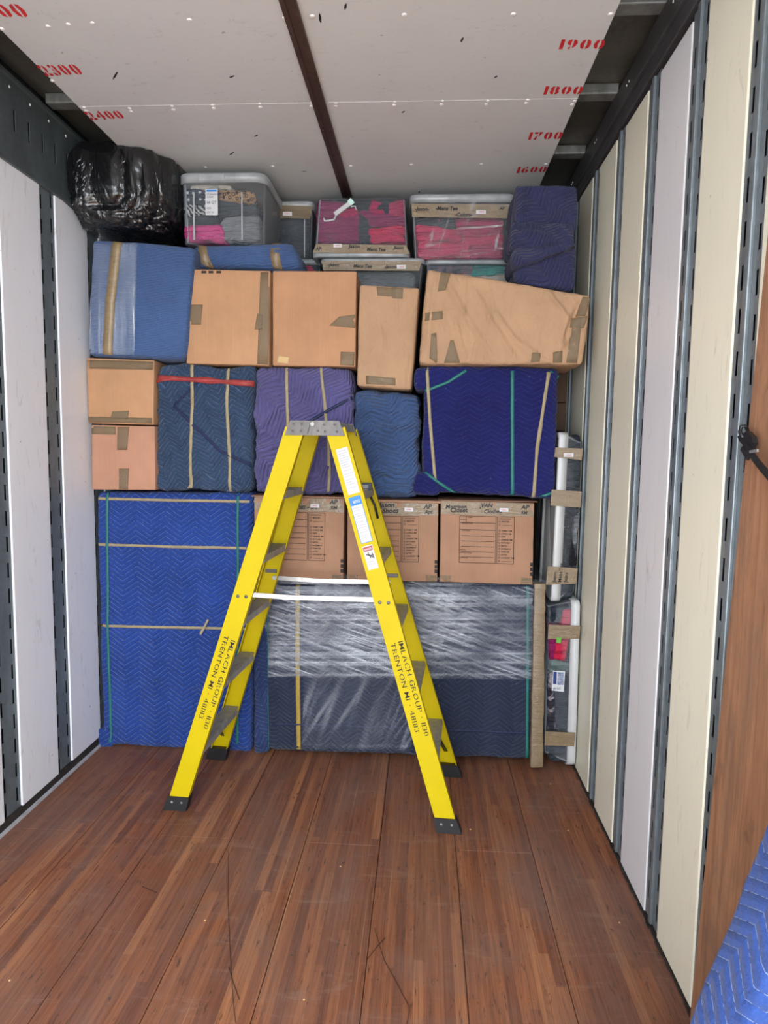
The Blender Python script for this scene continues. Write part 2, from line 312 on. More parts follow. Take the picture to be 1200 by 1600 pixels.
class MB:
    def __init__(s): s.v = []; s.f = []
    def add(s, vs, fs):
        k = len(s.v); s.v += [Vector(v) for v in vs]; s.f += [tuple(i+k for i in f) for f in fs]; return s
    def box(s, a, b):
        x0, y0, z0 = a; x1, y1, z1 = b
        return s.hexa([(x0,y0,z0),(x1,y0,z0),(x1,y1,z0),(x0,y1,z0),(x0,y0,z1),(x1,y0,z1),(x1,y1,z1),(x0,y1,z1)])
    def hexa(s, p): return s.add(p, [(0,3,2,1),(4,5,6,7),(0,1,5,4),(1,2,6,5),(2,3,7,6),(3,0,4,7)])
    def bbox(s, a, b, r=.004):
        """box with chamfered edges"""
        bm = bmesh.new(); t = MB().box(a, b); vs = [bm.verts.new(v) for v in t.v]
        for f in t.f: bm.faces.new([vs[i] for i in f])
        bmesh.ops.bevel(bm, geom=bm.edges[:], offset=r, segments=2, affect='EDGES', profile=.5)
        bm.verts.index_update(); s.add([v.co.copy() for v in bm.verts], [[v.index for v in f.verts] for f in bm.faces]); bm.free(); return s
    def bar(s, a, b, wdir, w, t):
        """rectangular bar from a to b; wdir = direction of its width w, t = thickness"""
        a, b = Vector(a), Vector(b); d = (b-a).normalized(); wv = Vector(wdir); wv = (wv-d*wv.dot(d)).normalized(); n = d.cross(wv)
        p = []
        for c in (a, b):
            for i, j in ((-1,-1),(1,-1),(1,1),(-1,1)): p.append(c+wv*(w/2*i)+n*(t/2*j))
        return s.hexa(p)
    def cyl(s, a, b, r, n=12, r2=None):
        a, b = Vector(a), Vector(b); d = (b-a).normalized(); u = d.orthogonal().normalized(); v = d.cross(u); r2 = r if r2 is None else r2
        vs = [a+(u*math.cos(2*math.pi*i/n)+v*math.sin(2*math.pi*i/n))*r for i in range(n)]+[b+(u*math.cos(2*math.pi*i/n)+v*math.sin(2*math.pi*i/n))*r2 for i in range(n)]
        return s.add(vs, [tuple(range(n-1, -1, -1)), tuple(range(n, 2*n))]+[(i, (i+1)%n, n+(i+1)%n, n+i) for i in range(n)])
    def dome(s, c, nrm, r, h=None, n=8):
        c, d = Vector(c), Vector(nrm).normalized(); u = d.orthogonal().normalized(); v = d.cross(u); h = h or r*.5; vs = []
        for k, (rr, hh) in enumerate(((1, 0), (.75, .7))):
            vs += [c+(u*math.cos(2*math.pi*i/n)+v*math.sin(2*math.pi*i/n))*r*rr+d*h*hh for i in range(n)]
        vs.append(c+d*h)
        return s.add(vs, [(i, (i+1)%n, n+(i+1)%n, n+i) for i in range(n)]+[(n+i, n+(i+1)%n, 2*n) for i in range(n)])
    def tube(s, pts, r, n=8):
        pts = [Vector(p) for p in pts]; rings = []; u = None
        for i, p in enumerate(pts):
            d = (pts[min(i+1, len(pts)-1)]-pts[max(i-1, 0)]).normalized()
            u = d.orthogonal().normalized() if u is None else (u-d*u.dot(d)).normalized(); v = d.cross(u)
            rr = r[i] if isinstance(r, (list, tuple)) else r
            rings += [p+(u*math.cos(2*math.pi*k/n)+v*math.sin(2*math.pi*k/n))*rr for k in range(n)]
        fs = [tuple(range(n-1, -1, -1)), tuple(range(len(rings)-n, len(rings)))]
        for i in range(len(pts)-1): fs += [(i*n+k, i*n+(k+1)%n, (i+1)*n+(k+1)%n, (i+1)*n+k) for k in range(n)]
        return s.add(rings, fs)
    def build(s, name, mat, parent=None, smooth=False, **k): return mobj(name, s.v, s.f, mat, parent, smooth, **k)

BV = {}
def quad(p, Y):
    """four front corners (bottom-left, bottom-right, top-right, top-left) read off the photograph, each at its own depth"""
    Ys = Y if isinstance(Y, (list, tuple)) else [Y]*4
    o = [P(px, py, yy) for (px, py), yy in zip(p, Ys)]
    for v in o: v.x = min(max(v.x, -1.693+.014), .797-.016)
    return o
def rect(x0, y0, x1, y1): return [(x0, y1), (x1, y1), (x1, y0), (x0, y0)]
def soft(name, q, depth, mat, parent=None, r=.03, amp=.006, freq=5, cell=.03, folds=(), seed=0, bulge=0.0, flatbase=False, backshift=(0,0,0)):
    """a closed padded block: rounded box with the given front quad, wrinkles and folds pressed into its front"""
    q = [Vector(a) for a in q]; W = ((q[1]-q[0]).length+(q[2]-q[3]).length)/2; H = ((q[3]-q[0]).length+(q[2]-q[1]).length)/2; D = depth
    r = min(r, W/2.01, H/2.01, D/2.01)
    nx, nz, ny = max(2, int(W/cell)), max(2, int(H/cell)), max(2, int(D/max(cell, .05)))
    def ax(L, n):
        e = [0, r*.3, r] if r > .004 else [0, r]
        mid = [r+(L-2*r)*i/n for i in range(1, n)]
        return e+mid+[L-t for t in reversed(e)]
    X, Zs, Ys = ax(W, nx), ax(H, nz), ax(D, ny)
    idx = {}; V = []; Fc = []
    def vid(i, j, k):
        key = (i, j, k)
        if key in idx: return idx[key]
        p = Vector((X[i], Ys[j], Zs[k])); c = Vector((min(max(p.x, r), W-r), min(max(p.y, r), D-r), min(max(p.z, r), H-r)))
        dlt = p-c; nrm = dlt.normalized() if dlt.length > 1e-7 else Vector((0, -1, 0))
        p = c+nrm*min(r, r) if dlt.length > 1e-7 else p
        u, v = p.x/W, p.z/H
        base = (q[0]*(1-u)*(1-v)+q[1]*u*(1-v)+q[2]*u*v+q[3]*(1-u)*v)+Vector((0, p.y, 0))+Vector(backshift)*(p.y/D)
        s = noise.fractal(base*freq+Vector((seed*7.3, seed*3.1, 0)), .6, 2.2, 4)
        frontness = max(0.0, 1-p.y/(D*.5)) if D > 0 else 1
        off = nrm*(amp*s)
        off.y -= bulge*4*u*(1-u)*4*v*(1-v)*.5*frontness
        for (u0, v0, u1, v1, a, wd) in folds:
            ex, ez = (u1-u0)*W, (v1-v0)*H; L2 = ex*ex+ez*ez
            wx, wz = (u-u0)*W, (v-v0)*H
            t = max(0, min(1, (wx*ex+wz*ez)/L2)) if L2 else 0
            dd = math.hypot(wx-ex*t, wz-ez*t); wob = .35*wd*noise.noise(base*9)
            off.y -= a*math.exp(-((dd+wob)/wd)**2)*frontness*(.35+.65*math.sin(math.pi*min(1, max(0, t*.8+.15))))
        pp = base+off
        if flatbase and k == 0: pp.z = max(pp.z, base.z)
        idx[key] = len(V); V.append(pp); return idx[key]
    a, b, c = len(X)-1, len(Ys)-1, len(Zs)-1
    for i in range(a):
        for k in range(c):
            Fc.append((vid(i,0,k), vid(i+1,0,k), vid(i+1,0,k+1), vid(i,0,k+1))); Fc.append((vid(i,b,k), vid(i,b,k+1), vid(i+1,b,k+1), vid(i+1,b,k)))
    for i in range(a):
        for j in range(b):
            Fc.append((vid(i,j,0), vid(i,j+1,0), vid(i+1,j+1,0), vid(i+1,j,0))); Fc.append((vid(i,j,c), vid(i+1,j,c), vid(i+1,j+1,c), vid(i,j+1,c)))
    for j in range(b):
        for k in range(c):
            Fc.append((vid(0,j,k), vid(0,j,k+1), vid(0,j+1,k+1), vid(0,j+1,k))); Fc.append((vid(a,j,k), vid(a,j+1,k), vid(a,j+1,k+1), vid(a,j,k+1)))
    o = mobj(name, V, Fc, mat, parent, True)
    BV[o.name] = BVHTree.FromPolygons(V, Fc); return o
def surf(owner, p, off=.002):
    """the point of the owner's front surface straight behind/before p"""
    t = BV[owner.name]; h = t.ray_cast(Vector((p.x, p.y-1.0, p.z)), Vector((0, 1, 0)), 1.6)
    if h[0] is None or h[0].y > p.y+.06:
        h = t.find_nearest(Vector(p)); q = h[0].copy(); q.y -= off; return q
    q = h[0].copy(); q.y -= off; return q
def patch(name, owner, px, Y, mat, parent, off=.002, n=6, th=.0008, m=None):
    """thin sheet (tape, label) lying on the owner's front"""
    c = [P(a, b, Y) for a, b in px]; m = m or n; V = []
    for j in range(m+1):
        for i in range(n+1):
            u, v = i/n, j/m; V.append(surf(owner, c[0]*(1-u)*(1-v)+c[1]*u*(1-v)+c[2]*u*v+c[3]*(1-u)*v, off))
    k = len(V); V += [v+Vector((0, th, 0)) for v in V]; Fc = []; w1 = n+1
    for j in range(m):
        for i in range(n):
            a = j*w1+i; Fc.append((a, a+1, a+w1+1, a+w1)); Fc.append((k+a, k+a+w1, k+a+w1+1, k+a+1))
    for i in range(n): Fc += [(i, k+i, k+i+1, i+1), (m*w1+i, m*w1+i+1, k+m*w1+i+1, k+m*w1+i)]
    for j in range(m): Fc += [(j*w1, (j+1)*w1, k+(j+1)*w1, k+j*w1), (j*w1+n, k+j*w1+n, k+(j+1)*w1+n, (j+1)*w1+n)]
    return mobj(name, V, Fc, mat, parent, True)
def band(name, owner, pts, Y, width, mat, parent, off=.003, th=.0016, wrap=(1, 1), step=.025, wob=0):
    """strap following the owner's front, folded back over its edges at the wrapped ends"""
    p3 = [P(a, b, Y) for a, b in pts]; S = []
    for a, b in zip(p3, p3[1:]):
        k = max(1, int((b-a).length/step)); S += [a.lerp(b, i/k) for i in range(k)]
    S.append(p3[-1]); rows = []
    for i, p in enumerate(S):
        d = S[min(i+1, len(S)-1)]-S[max(i-1, 0)]; d.y = 0; d.normalize(); nx = Vector((d.z, 0, -d.x))
        ww = width*(1+wob*noise.noise(p*14)); a, b = surf(owner, p-nx*ww/2, off), surf(owner, p+nx*ww/2, off)
        y = min(a.y, b.y); a.y = b.y = y; rows.append((a, b, Vector((0, th, 0))))
    for end in (0, 1):
        if not wrap[end]: continue
        r0 = rows[0] if end == 0 else rows[-1]; d = (S[0]-S[1]) if end == 0 else (S[-1]-S[-2]); d.y = 0; d.normalize()
        new = [(r0[0]+d*.004+Vector((0, .004, 0)), r0[1]+d*.004+Vector((0, .004, 0)), -d*th), (r0[0]+d*.005+Vector((0, .2, 0)), r0[1]+d*.005+Vector((0, .2, 0)), -d*th)]
        rows = list(reversed(new))+rows if end == 0 else rows+new
    V = []; Fc = []
    for a, b, t in rows: V += [a, b, b+t, a+t]
    for i in range(len(rows)-1):
        k = i*4
        for j in range(4): Fc.append((k+j, k+(j+1)%4, k+4+(j+1)%4, k+4+j))
    Fc += [(0, 3, 2, 1), (len(V)-4, len(V)-3, len(V)-2, len(V)-1)]
    return mobj(name, V, Fc, mat, parent, True)

# text: polygons of Blender's own font
_tx = {}
def glyphs(s, bold=0.0, stencil=False):
    key = (s, bold, stencil)
    if key in _tx: return _tx[key]
    cu = bpy.data.curves.new('t', 'FONT'); cu.body = s; cu.size = 1; cu.offset = bold; cu.resolution_u = 2
    ob = bpy.data.objects.new('t', cu); C.objects.link(ob); dg = bpy.context.evaluated_depsgraph_get(); dg.update()
    me = bpy.data.meshes.new_from_object(ob.evaluated_get(dg)); bpy.data.objects.remove(ob); bpy.data.curves.remove(cu)
    if stencil and len(me.vertices):
        xs = [v.co.x for v in me.vertices]; ys = [v.co.y for v in me.vertices]; V, Fc = [], []
        cx = (min(xs)+max(xs))/2; g = .045
        for sgn in (1, -1):
            bm = bmesh.new(); bm.from_mesh(me)
            bmesh.ops.bisect_plane(bm, geom=bm.verts[:]+bm.edges[:]+bm.faces[:], plane_co=(cx+g*sgn, 0, 0), plane_no=(-sgn, 0, 0), clear_outer=True)
            bm.verts.index_update(); k = len(V); V += [(v.co.x, v.co.y) for v in bm.verts]; Fc += [tuple(k+v.index for v in f.verts) for f in bm.faces]; bm.free()
    else:
        V = [(v.co.x, v.co.y) for v in me.vertices]; Fc = [tuple(p.vertices) for p in me.polygons]
    bpy.data.meshes.remove(me); wd = max([v[0] for v in V], default=0); _tx[key] = (V, Fc, wd); return _tx[key]
def text(mb, s, o, right, up, size, bold=0.0, stencil=False, width=None, adv=.66, slant=0.0):
    """add text to mb, baseline from o; width stretches it to that length"""
    o, right, up = Vector(o), Vector(right).normalized(), Vector(up).normalized(); V, Fc = [], []; x = 0
    if stencil:
        for ch in s:
            if ch == ' ': x += .4; continue
            gv, gf, gw = glyphs(ch, bold, ch in 'OGRPAH0843697D25CUB'); gx = min(v[0] for v in gv); k = len(V)
            V += [(v[0]-gx+x, v[1]) for v in gv]; Fc += [tuple(i+k for i in f) for f in gf]; x += gw-gx+.13
    else: V, Fc, x = glyphs(s, bold)
    if not V: return
    wd = max(v[0] for v in V); sx = width/wd if width else size
    mb.add([o+right*(v[0]*sx+v[1]*size*slant)+up*(v[1]*size) for v in V], Fc)
def box_skin(parts): pass

# ------------------------------------------------------------------ room shell
XL, XR, ZC, ZR, YB, YF = -1.693, .797, 2.965, 3.12, 5.2, -1.15
def struct(name, mb, mat, parent=None, **k):
    o = mb.build(name, mat, parent, **k)
    if parent is None: o['kind'] = 'structure'
    return o
fl = struct('floor', MB().box((XL-.1, YF, -.08), (XR+.1, YB, -.012)), MT['grime_gap'])
seams = [-1.693+.0, -1.365, -1.06, -.755, -.45, -.147, .158, .463, .797]
for a, b in zip(seams, seams[1:]):
    for y0, y1 in ((YF, 1.2), (1.203, YB)) if seams.index(a) % 2 else ((YF, 2.52), (2.522, YB)):
        MB().bbox((a+.0012, y0, -.03), (b-.0012, y1, random.uniform(-.0008, .0)), .0012).build('plank', MT['floor'], fl)
# hair-thin black scratches and crumbs on the boards
sc = MB()
for px in ([(357, 1330), (356, 1400), (359, 1480), (364, 1560), (368, 1598)], [(357, 1510), (366, 1540), (374, 1562)], [(585, 1450), (600, 1500), (625, 1545), (640, 1575), (636, 1600)], [(573, 1500), (590, 1478), (602, 1465)], [(222, 1385), (245, 1395)]):
    pts = [PZ(a, b, .0012) for a, b in px]; sc.tube(pts, .0009, 4)
tag(sc.build('hair_strands', MT['ink'], None), 'long thin black strands lying loose on the floorboards in front of the ladder', 'strands', kind='stuff')
cr = MB()
for px in ((320, 1438), (532, 1354), (968, 1442), (735, 1296), (888, 1298), (475, 1562), (860, 1225), (15, 1532)):
    p = PZ(px[0], px[1], 0); cr.dome(p, (0, 0, 1), .004, .003, 5)
tag(cr.build('wood_crumbs', flat('pale_crumb', (200, 160, 110), .8)), 'tiny pale wood crumbs scattered over the brown floorboards', 'crumbs', kind='stuff')

struct('baseboard_left', MB().box((XL-.01, YF, -.005), (XL+.014, 3.3, .012)), MT['base'])
struct('gap_shade_1', MB().box((XL-.01, YF, .012), (XL+.004, 3.3, .05)), MT['grime_gap'])  # dark strip put in for the shaded gap above the base
gm = MB()
for i in range(80):
    y = .9+i*.03; gm.box((XR-.008-random.uniform(0, .006), y, -.003), (XR+.004, y+.031, .004+random.uniform(0, .006)))
struct('baseboard_right', gm, MT['grime_gap'])

wl = struct('wall_left', MB().box((XL-.06, YF, -.05), (XL-.025, YB, ZR)), MT['dark'])
wr = struct('wall_right', MB().box((XR+.025, YF, -.05), (XR+.06, YB, ZR)), MT['dark'])
struct('wall_back', MB().box((XL-.1, YB, -.05), (XR+.1, YB+.05, ZR)), MT['dark'])
def slotted(u, v, du, dv, cols, rows, W, H, fn):
    """sheet W x H with rectangular holes; fn maps (u, v, side) to a point"""
    us = sorted({0, W, *[a for c in cols for a in c[:2]]}); V, Fc = [], []
    def q(u0, u1, v0, v1):
        k = len(V)
        for s in (0, 1): V.extend([fn(u0, v0, s), fn(u1, v0, s), fn(u1, v1, s), fn(u0, v1, s)])
        Fc.extend([(k, k+1, k+2, k+3), (k+4, k+7, k+6, k+5), (k, k+4, k+5, k+1), (k+1, k+5, k+6, k+2), (k+2, k+6, k+7, k+3), (k+3, k+7, k+4, k)])
    for a, b in zip(us, us[1:]):
        col = next((c for c in cols if abs(c[0]-a) < 1e-6), None)
        if not col: q(a, b, 0, H); continue
        v0 = 0
        for s0, s1 in rows(col[2], H): q(a, b, v0, s0); v0 = s1
        q(a, b, v0, H)
    return V, Fc
def srows(ph, pitch=.107, ln=.062):
    def f(off, H):
        r = []; z = .03+off
        while z+ln < H-.02: r.append((z, z+ln)); z += pitch
        return r
    return f
ph = 0
def post(wall, sx, y0, X, ridge, mat, proto={}):
    key = (sx, ridge); Hh = 2.72 if sx < 0 else 2.9
    if key in proto:
        o = proto[key].copy(); C.objects.link(o); o.location = (0, y0-proto[key]['y0'], 0); return o
    def fn(u, v, s):
        rz = ridge if .046 <= u <= .076 else 0
        return Vector((X-sx*(rz+(.002 if s == 0 else 0)), y0+u, .02+v))
    cols = [(.012, .026, 0), (.092, .106, .03)]
    us_extra = [(.043, .046), (.076, .079)]
    V, Fc = slotted(0, 0, 0, 0, cols, srows(0), .12, Hh, fn)
    if ridge:
        m2 = MB(); m2.add(V, Fc); m2.bbox((min(X, X-sx*ridge), y0+.046, .02), (max(X, X-sx*ridge), y0+.07, .02+Hh), .003); V, Fc = m2.v, m2.f
    o = mobj('logistic_post', V, Fc, mat, wall); o['y0'] = y0; proto[key] = o; return o
# left wall: pitch .40 m, panel .28 wide; right wall the same
def fn_post_slots(): pass
def panel(wall, sx, y0, y1, X, z0, z1, mat, chamfer=0):
    m = MB(); x0, x1 = sorted((X+sx*.004, X-sx*.006)); m.bbox((x0, y0, z0), (x1, y1, z1), .004)
    if chamfer:
        for v in m.v:
            if v.z > z1-.02 and v.y > (y0+y1)/2+.05: v.z -= chamfer
    return m.build('wall_panel', mat, wall)
for k in range(-9, 5):
    y0 = 2.605+k*.405
    if y0 < YF or y0 > YB-.5: continue
    panel(wl, -1, y0, y0+.285, XL, .045 if k < 1 else .05, 2.72, MT['panel_l'], .03 if k == 1 else 0)
    post(wl, -1, y0-.12, XL-.004, 0, MT['post'])
for k in range(-1, 8):
    y0 = 1.80+k*.4
    if y0 > YB-.5: continue
    panel(wr, 1, y0, y0+.275, XR, .012, 2.9+.005*k, MT['panel_g'] if k == 1 else MT['panel_r'], 0)
    post(wr, 1, y0+.277, XR-.0, .012, MT['postr'])
mx = MB().box((XR-.002, YF, 0), (XR+.02, 1.395, 2.9)); mx.build('plain_lining', MT['panel_r'], wr)
# left top beam: upright slots
def fnb(u, v, s): return Vector((XL+.006-(.004 if s else 0), .2+u, 2.725+v))
cols = [(.02+i*.1, .02+i*.1+.014, 0) for i in range(37)]
V, Fc = slotted(0, 0, 0, 0, cols, lambda o, H: [(.13, .215)], 3.8, .33, fnb)
mobj('top_beam', V, Fc, MT['beam'], wl)
b2 = MB().box((XL-.02, YF, 2.71), (XL+.018, YB, 2.728)).box((XL-.02, YF, 3.045), (XL+.02, YB, 3.06)).box((XL-.024, YF, 2.728), (XL+.002, .2, 3.05)).box((XL-.024, 4.0, 2.728), (XL+.002, YB, 3.05))
b2.build('beam_flange', MT['beam'], wl)
rv = MB()
for i in range(26): rv.dome((XL+.006, .6+i*.14, 3.015), (1, 0, 0), .006)
tag(rv.build('beam_rivets', MT['rivet'], wl), kind='stuff')
# right top rail: two stepped bars
MB().bbox((XR-.03, YF, 2.985), (XR+.03, YB, 3.075), .004).build('top_rail', MT['rail'], wr)
MB().bbox((XR-.016, YF, 2.93), (XR+.03, YB, 2.985), .004).build('top_rail', MT['rail'], wr)
rv = MB()
for i in range(8): rv.dome((XR-.03, 1.3+i*.49, 3.03), (-1, 0, 0), .005); rv.dome((XR-.03, 1.3+i*.49+.03, 3.03), (-1, 0, 0), .005)
tag(rv.build('rail_rivets', MT['rivet'], wr), kind='stuff')

# ceiling: roof skin, bows, hung white sheets
ce = struct('ceiling', MB().box((XL-.06, YF, ZR), (XR+.06, YB, ZR+.04)), MT['roof'])
for k in range(9):
    y = 2.42+(k-5)*.56
    if y > YF and y < YB: MB().bbox((XL+.01, y-.032, 3.075), (XR-.02, y+.032, 3.118), .005).build('roof_bow', MT['bow'], ce)
yc = 2.76
for y0, y1 in ((YF+.05, yc-1.23), (yc-1.2275, yc-.0015), (yc+.0015, 5.0)):
    for x0, x1 in ((-1.437, -.447), (-.443, .572)):
        MB().bbox((x0, y0, ZC), (x1, y1, ZC+.012), .002).build('ceiling_panel', MT['ceil'], ce)
st = MB()
for i, (a, b) in enumerate(((-.472, -.455), (-.455, -.437), (-.437, -.42))): st.box((a, YF+.05, ZC-.012+(i == 1)*.004), (b, 4.2, ZC))
st.build('seam_strip', MT['seam'], ce)
rv = MB()
for px in ((75, 41), (107, 38), (145, 36), (296, 31), (445, 28), (488, 25), (632, 23), (802, 22), (954, 22), (82, 126), (205, 174), (271, 171), (334, 169), (407, 167), (487, 166), (525, 166), (616, 164), (690, 163), (760, 163), (822, 161), (894, 163), (135, 173), (321, 261), (426, 260), (522, 259), (548, 259), (643, 257), (752, 256), (853, 256), (3, 45)):
    p = PZ(px[0], px[1], ZC); rv.dome((p.x, p.y, ZC), (0, 0, -1), .009, .004, 8)
    if 150 < px[1] < 180: rv.dome((p.x+.004, p.y-.025, ZC), (0, 0, -1), .008, .004, 8)
tag(rv.build('ceiling_rivets', MT['rivet'], ce), kind='stuff')
tm = MB()
for s, bl, br, hgt in (('2400', (142, 187), (196, 185), 11), ('2300', (71, 118), (131, 116), 14), ('2200', (-42, 27), (47, 26), 17),
                       ('1600', (807, 270), (852, 269), 9), ('1700', (825, 218), (876, 217), 11), ('1800', (849, 147), (908, 147), 12), ('1900', (873, 76), (942, 76), 14)):
    a, b = PZ(*bl, ZC-.001), PZ(*br, ZC-.001); c = PZ(bl[0], bl[1]-hgt, ZC-.001); a.z = b.z = ZC-.001
    text(tm, s, a, (b-a), (0, -1, 0), (c-a).length/.72, .045, True, (b-a).length, slant=.0)
tm.build('red_numbers', MT['red'], ce)
# dark scuffs
sf = MB()
for px, L, ang in (((362, 240), .05, .8), ((362, 120), .03, .6), ((180, 118), .06, .9), ((400, 212), .03, .7), ((500, 28), .05, 1.5), ((540, 10), .03, 1.3), ((655, 300), .03, 1.4), ((475, 268), .03, 0), ((722, 62), .03, 1.3), ((630, 175), .02, 1), ((775, 120), .02, 1)):
    p = PZ(px[0], px[1], ZC-.0006); d = Vector((math.cos(ang), -math.sin(ang), 0)); n2 = Vector((d.y, -d.x, 0))
    pts = []
    for t in range(10):
        a = 2*math.pi*t/10; rr = 1+.5*noise.noise(Vector((t*1.7, px[0], 0))); pts.append(p+d*math.cos(a)*L*.5*rr+n2*math.sin(a)*.004*rr)
    sf.add(pts, [tuple(range(10))])
sf.build('scuff_marks', MT['dark'], ce)

# plywood sheet leaning on the right wall, near
pl = MB(); a0, a1 = PX(1192, 437, .782), PX(1093, 1440, .780)
d = (a0-a1); top = a0+d*(2.75-a0.z)/d.z; bot = a1+d*(.002-a1.z)/d.z
x = .765
pl.hexa([(bot.x-.0, bot.y-.9, .002), (bot.x+.01, bot.y-.9, .002), (bot.x+.01, bot.y, .002), (bot.x, bot.y, .002), (top.x, top.y-.9, 2.7), (top.x+.01, top.y-.9, 2.7), (top.x+.01, top.y, 2.7), (top.x, top.y, 2.7)])
pl.build('plywood_lining', MT['ply'], wr)
# ratchet hook hanging in the near post
hk = PX(1164, 690, .765); t = thing('strap_hook', hk-Vector((0, 0, .09)), 'black hook and strap hung in a slot of the near right wall post', 'hook')
pt = [PX(1168, 672, .775), PX(1165, 666, .762), PX(1158, 666, .755), PX(1156, 675, .752), PX(1161, 684, .752)]
MB().tube(pt, .0045, 8).build('hook', MT['blackmetal'], t, True)
bl = [PX(*p, .752) for p in ((1158, 678), (1166, 674), (1174, 682), (1176, 692), (1172, 702), (1165, 700), (1155, 690), (1152, 682))]
m = MB(); n = len(bl); m.add([p for p in bl]+[p+Vector((.012, 0, 0)) for p in bl], [tuple(range(n)), tuple(range(2*n-1, n-1, -1))]+[(i, n+i, n+(i+1) % n, (i+1) % n) for i in range(n)]); m.build('hook_plate', MT['blackmetal'], t)
for off, mt_ in ((0, 'black'), (.006, 'navybind')):
    m = MB(); sp = [PX(*p, .75+off) for p in ((1166, 698), (1176, 712), (1188, 728), (1200, 742), (1215, 762))]
    for a, b in zip(sp, sp[1:]): m.bar(a, b, (0, .8, .8), .018, .003)
    m.build('webbing', MT[mt_], t)
MB().bar(PX(1172, 706, .745), PX(1184, 704, .745), (0, 0, 1), .006, .004).build('metal_tip', MT['zinc'], t)
MB().bar(PX(1160, 700, .75), PX(1170, 716, .75), (0, 1, 0), .012, .006).build('strap_tail', MT['black'], t)

# ground outside the open rear doors
struct('ground', MB().box((-9, -12, -1.3), (9, 9, -1.2)), MT['concrete'])

# ------------------------------------------------------------------ wrapped furniture
YS = 3.28
def wrapped(name, px, Y, depth, mat, label, cat, r=.03, amp=.008, group=None, part='blanket', **k):
    q = quad(px, Y); q[0].z = max(q[0].z, k.pop('zmin', -9)); q[1].z = max(q[1].z, q[0].z if q[0].z <= .002 else -9)
    base = Vector(((q[0].x+q[1].x)/2, q[0].y+depth/2, min(q[0].z, q[1].z)))
    t = thing(name, base, label, cat, group); o = soft(part, q, depth, mat, t, r, amp, **k); return t, o
# big royal blue one, lower left
t, o = wrapped('wrapped_dresser', [(150, 1167), (393, 1177), (396, 770), (146, 768)], 3.29, .55, MT['B_K'], 'tall royal blue quilted furniture bundle standing on the floor at the left wall', 'wrapped furniture', .03, .006, cell=.022, bulge=.0, zmin=.004,
               folds=[(.02, .0, .12, .03, .02, .02), (.5, .02, .85, .03, .012, .02), (.97, 0, .97, .9, .012, .018), (.2, .57, .95, .6, .006, .02), (.1, .3, .8, .25, .005, .03), (.3, .8, .7, .78, .006, .02)])
for y0, y1 in ((779, 784), (851, 857), (978, 983)): band('tan_band', o, [(147, y0), (270, (y0+y1)/2+.5), (395, y1)], 3.28, .014, MT['tan'], t)
band('teal_band', o, [(166, 769), (167, 980), (173, 1165)], 3.28, .013, MT['teal'], t, off=.0045); band('teal_band', o, [(371, 771), (371, 980), (370, 1163)], 3.28, .013, MT['teal'], t, off=.0045)
kn = MB(); kn.bar(P(325, 968, 3.26), P(319, 980, 3.262), (1, 0, .3), .01, .002).bar(P(319, 980, 3.262), P(313, 991, 3.258), (1, 0, .3), .012, .002); kn.build('band_knot', MT['tan'], t)
soft('corner_flap', [P(150, 1170, 3.275), P(175, 1168, 3.275), P(170, 1140, 3.272), P(149, 1140, 3.272)], .1, MT['B_K'], t, .012, .003, cell=.02)
# slate blue with red strap
t, o = wrapped('wrapped_side_table', [(243, 766), (393, 768), (397, 572), (245, 568)], 3.26, .5, MT['B_G'], 'slate blue quilted bundle crossed by a red band, left of the purple bundle', 'wrapped furniture', .03, .016, cell=.012, freq=6, seed=2,
               folds=[(.02, .1, .98, .17, .008, .012), (.2, .2, .98, .04, .008, .012), (.95, .25, .95, .9, .012, .02), (.0, .82, .25, .95, .014, .015), (.55, .9, .98, .8, .012, .012)])
band('tan_band', o, [(299, 570), (300, 620), (297, 690), (297, 766)], 3.25, .015, MT['tan'], t, wob=.3); band('tan_band', o, [(355, 571), (354, 640), (358, 700), (359, 767)], 3.25, .015, MT['tan'], t, wob=.3)
band('red_band', o, [(243, 590), (280, 592), (320, 594), (395, 600)], 3.25, .024, MT['redband'], t, off=.007, wob=.5)
band('red_band', o, [(244, 596), (275, 592), (395, 597)], 3.25, .012, MT['redband'], t, off=.009, wob=.3)
band('blanket_binding', o, [(309, 596), (271, 632)], 3.25, .012, MT['navybind'], t, off=.002, wrap=(0, 0)); band('blanket_binding', o, [(270, 634), (310, 672), (345, 705), (392, 727)], 3.25, .017, MT['navybind'], t, off=.002, wrap=(0, 0))
# purple
t, o = wrapped('wrapped_cabinet', [(398, 770), (546, 772), (550, 574), (397, 574)], 3.27, .5, MT['B_H'], 'faded purple quilted bundle with two tan bands directly behind the ladder top', 'wrapped furniture', .032, .018, cell=.012, freq=6, seed=3,
               folds=[(.05, .5, .3, .75, .018, .015), (.0, .35, .5, .45, .02, .014), (.0, .24, .55, .3, .018, .012), (.35, .1, .95, .25, .02, .014), (.6, .0, .95, .5, .018, .02), (.1, .05, .4, .3, .018, .015), (.1, .85, .45, .6, .014, .012), (.05, .12, .5, .17, .014, .01), (.55, .55, .95, .62, .012, .015)])
band('tan_band', o, [(447, 575), (449, 660), (449, 771)], 3.26, .015, MT['tan'], t); band('tan_band', o, [(501, 575), (508, 640), (513, 700), (515, 735), (512, 768)], 3.26, .014, MT['tan'], t, wob=.3)
band('navy_band', o, [(549, 622), (515, 640), (470, 666)], 3.26, .015, MT['navyband'], t, wrap=(1, 0))
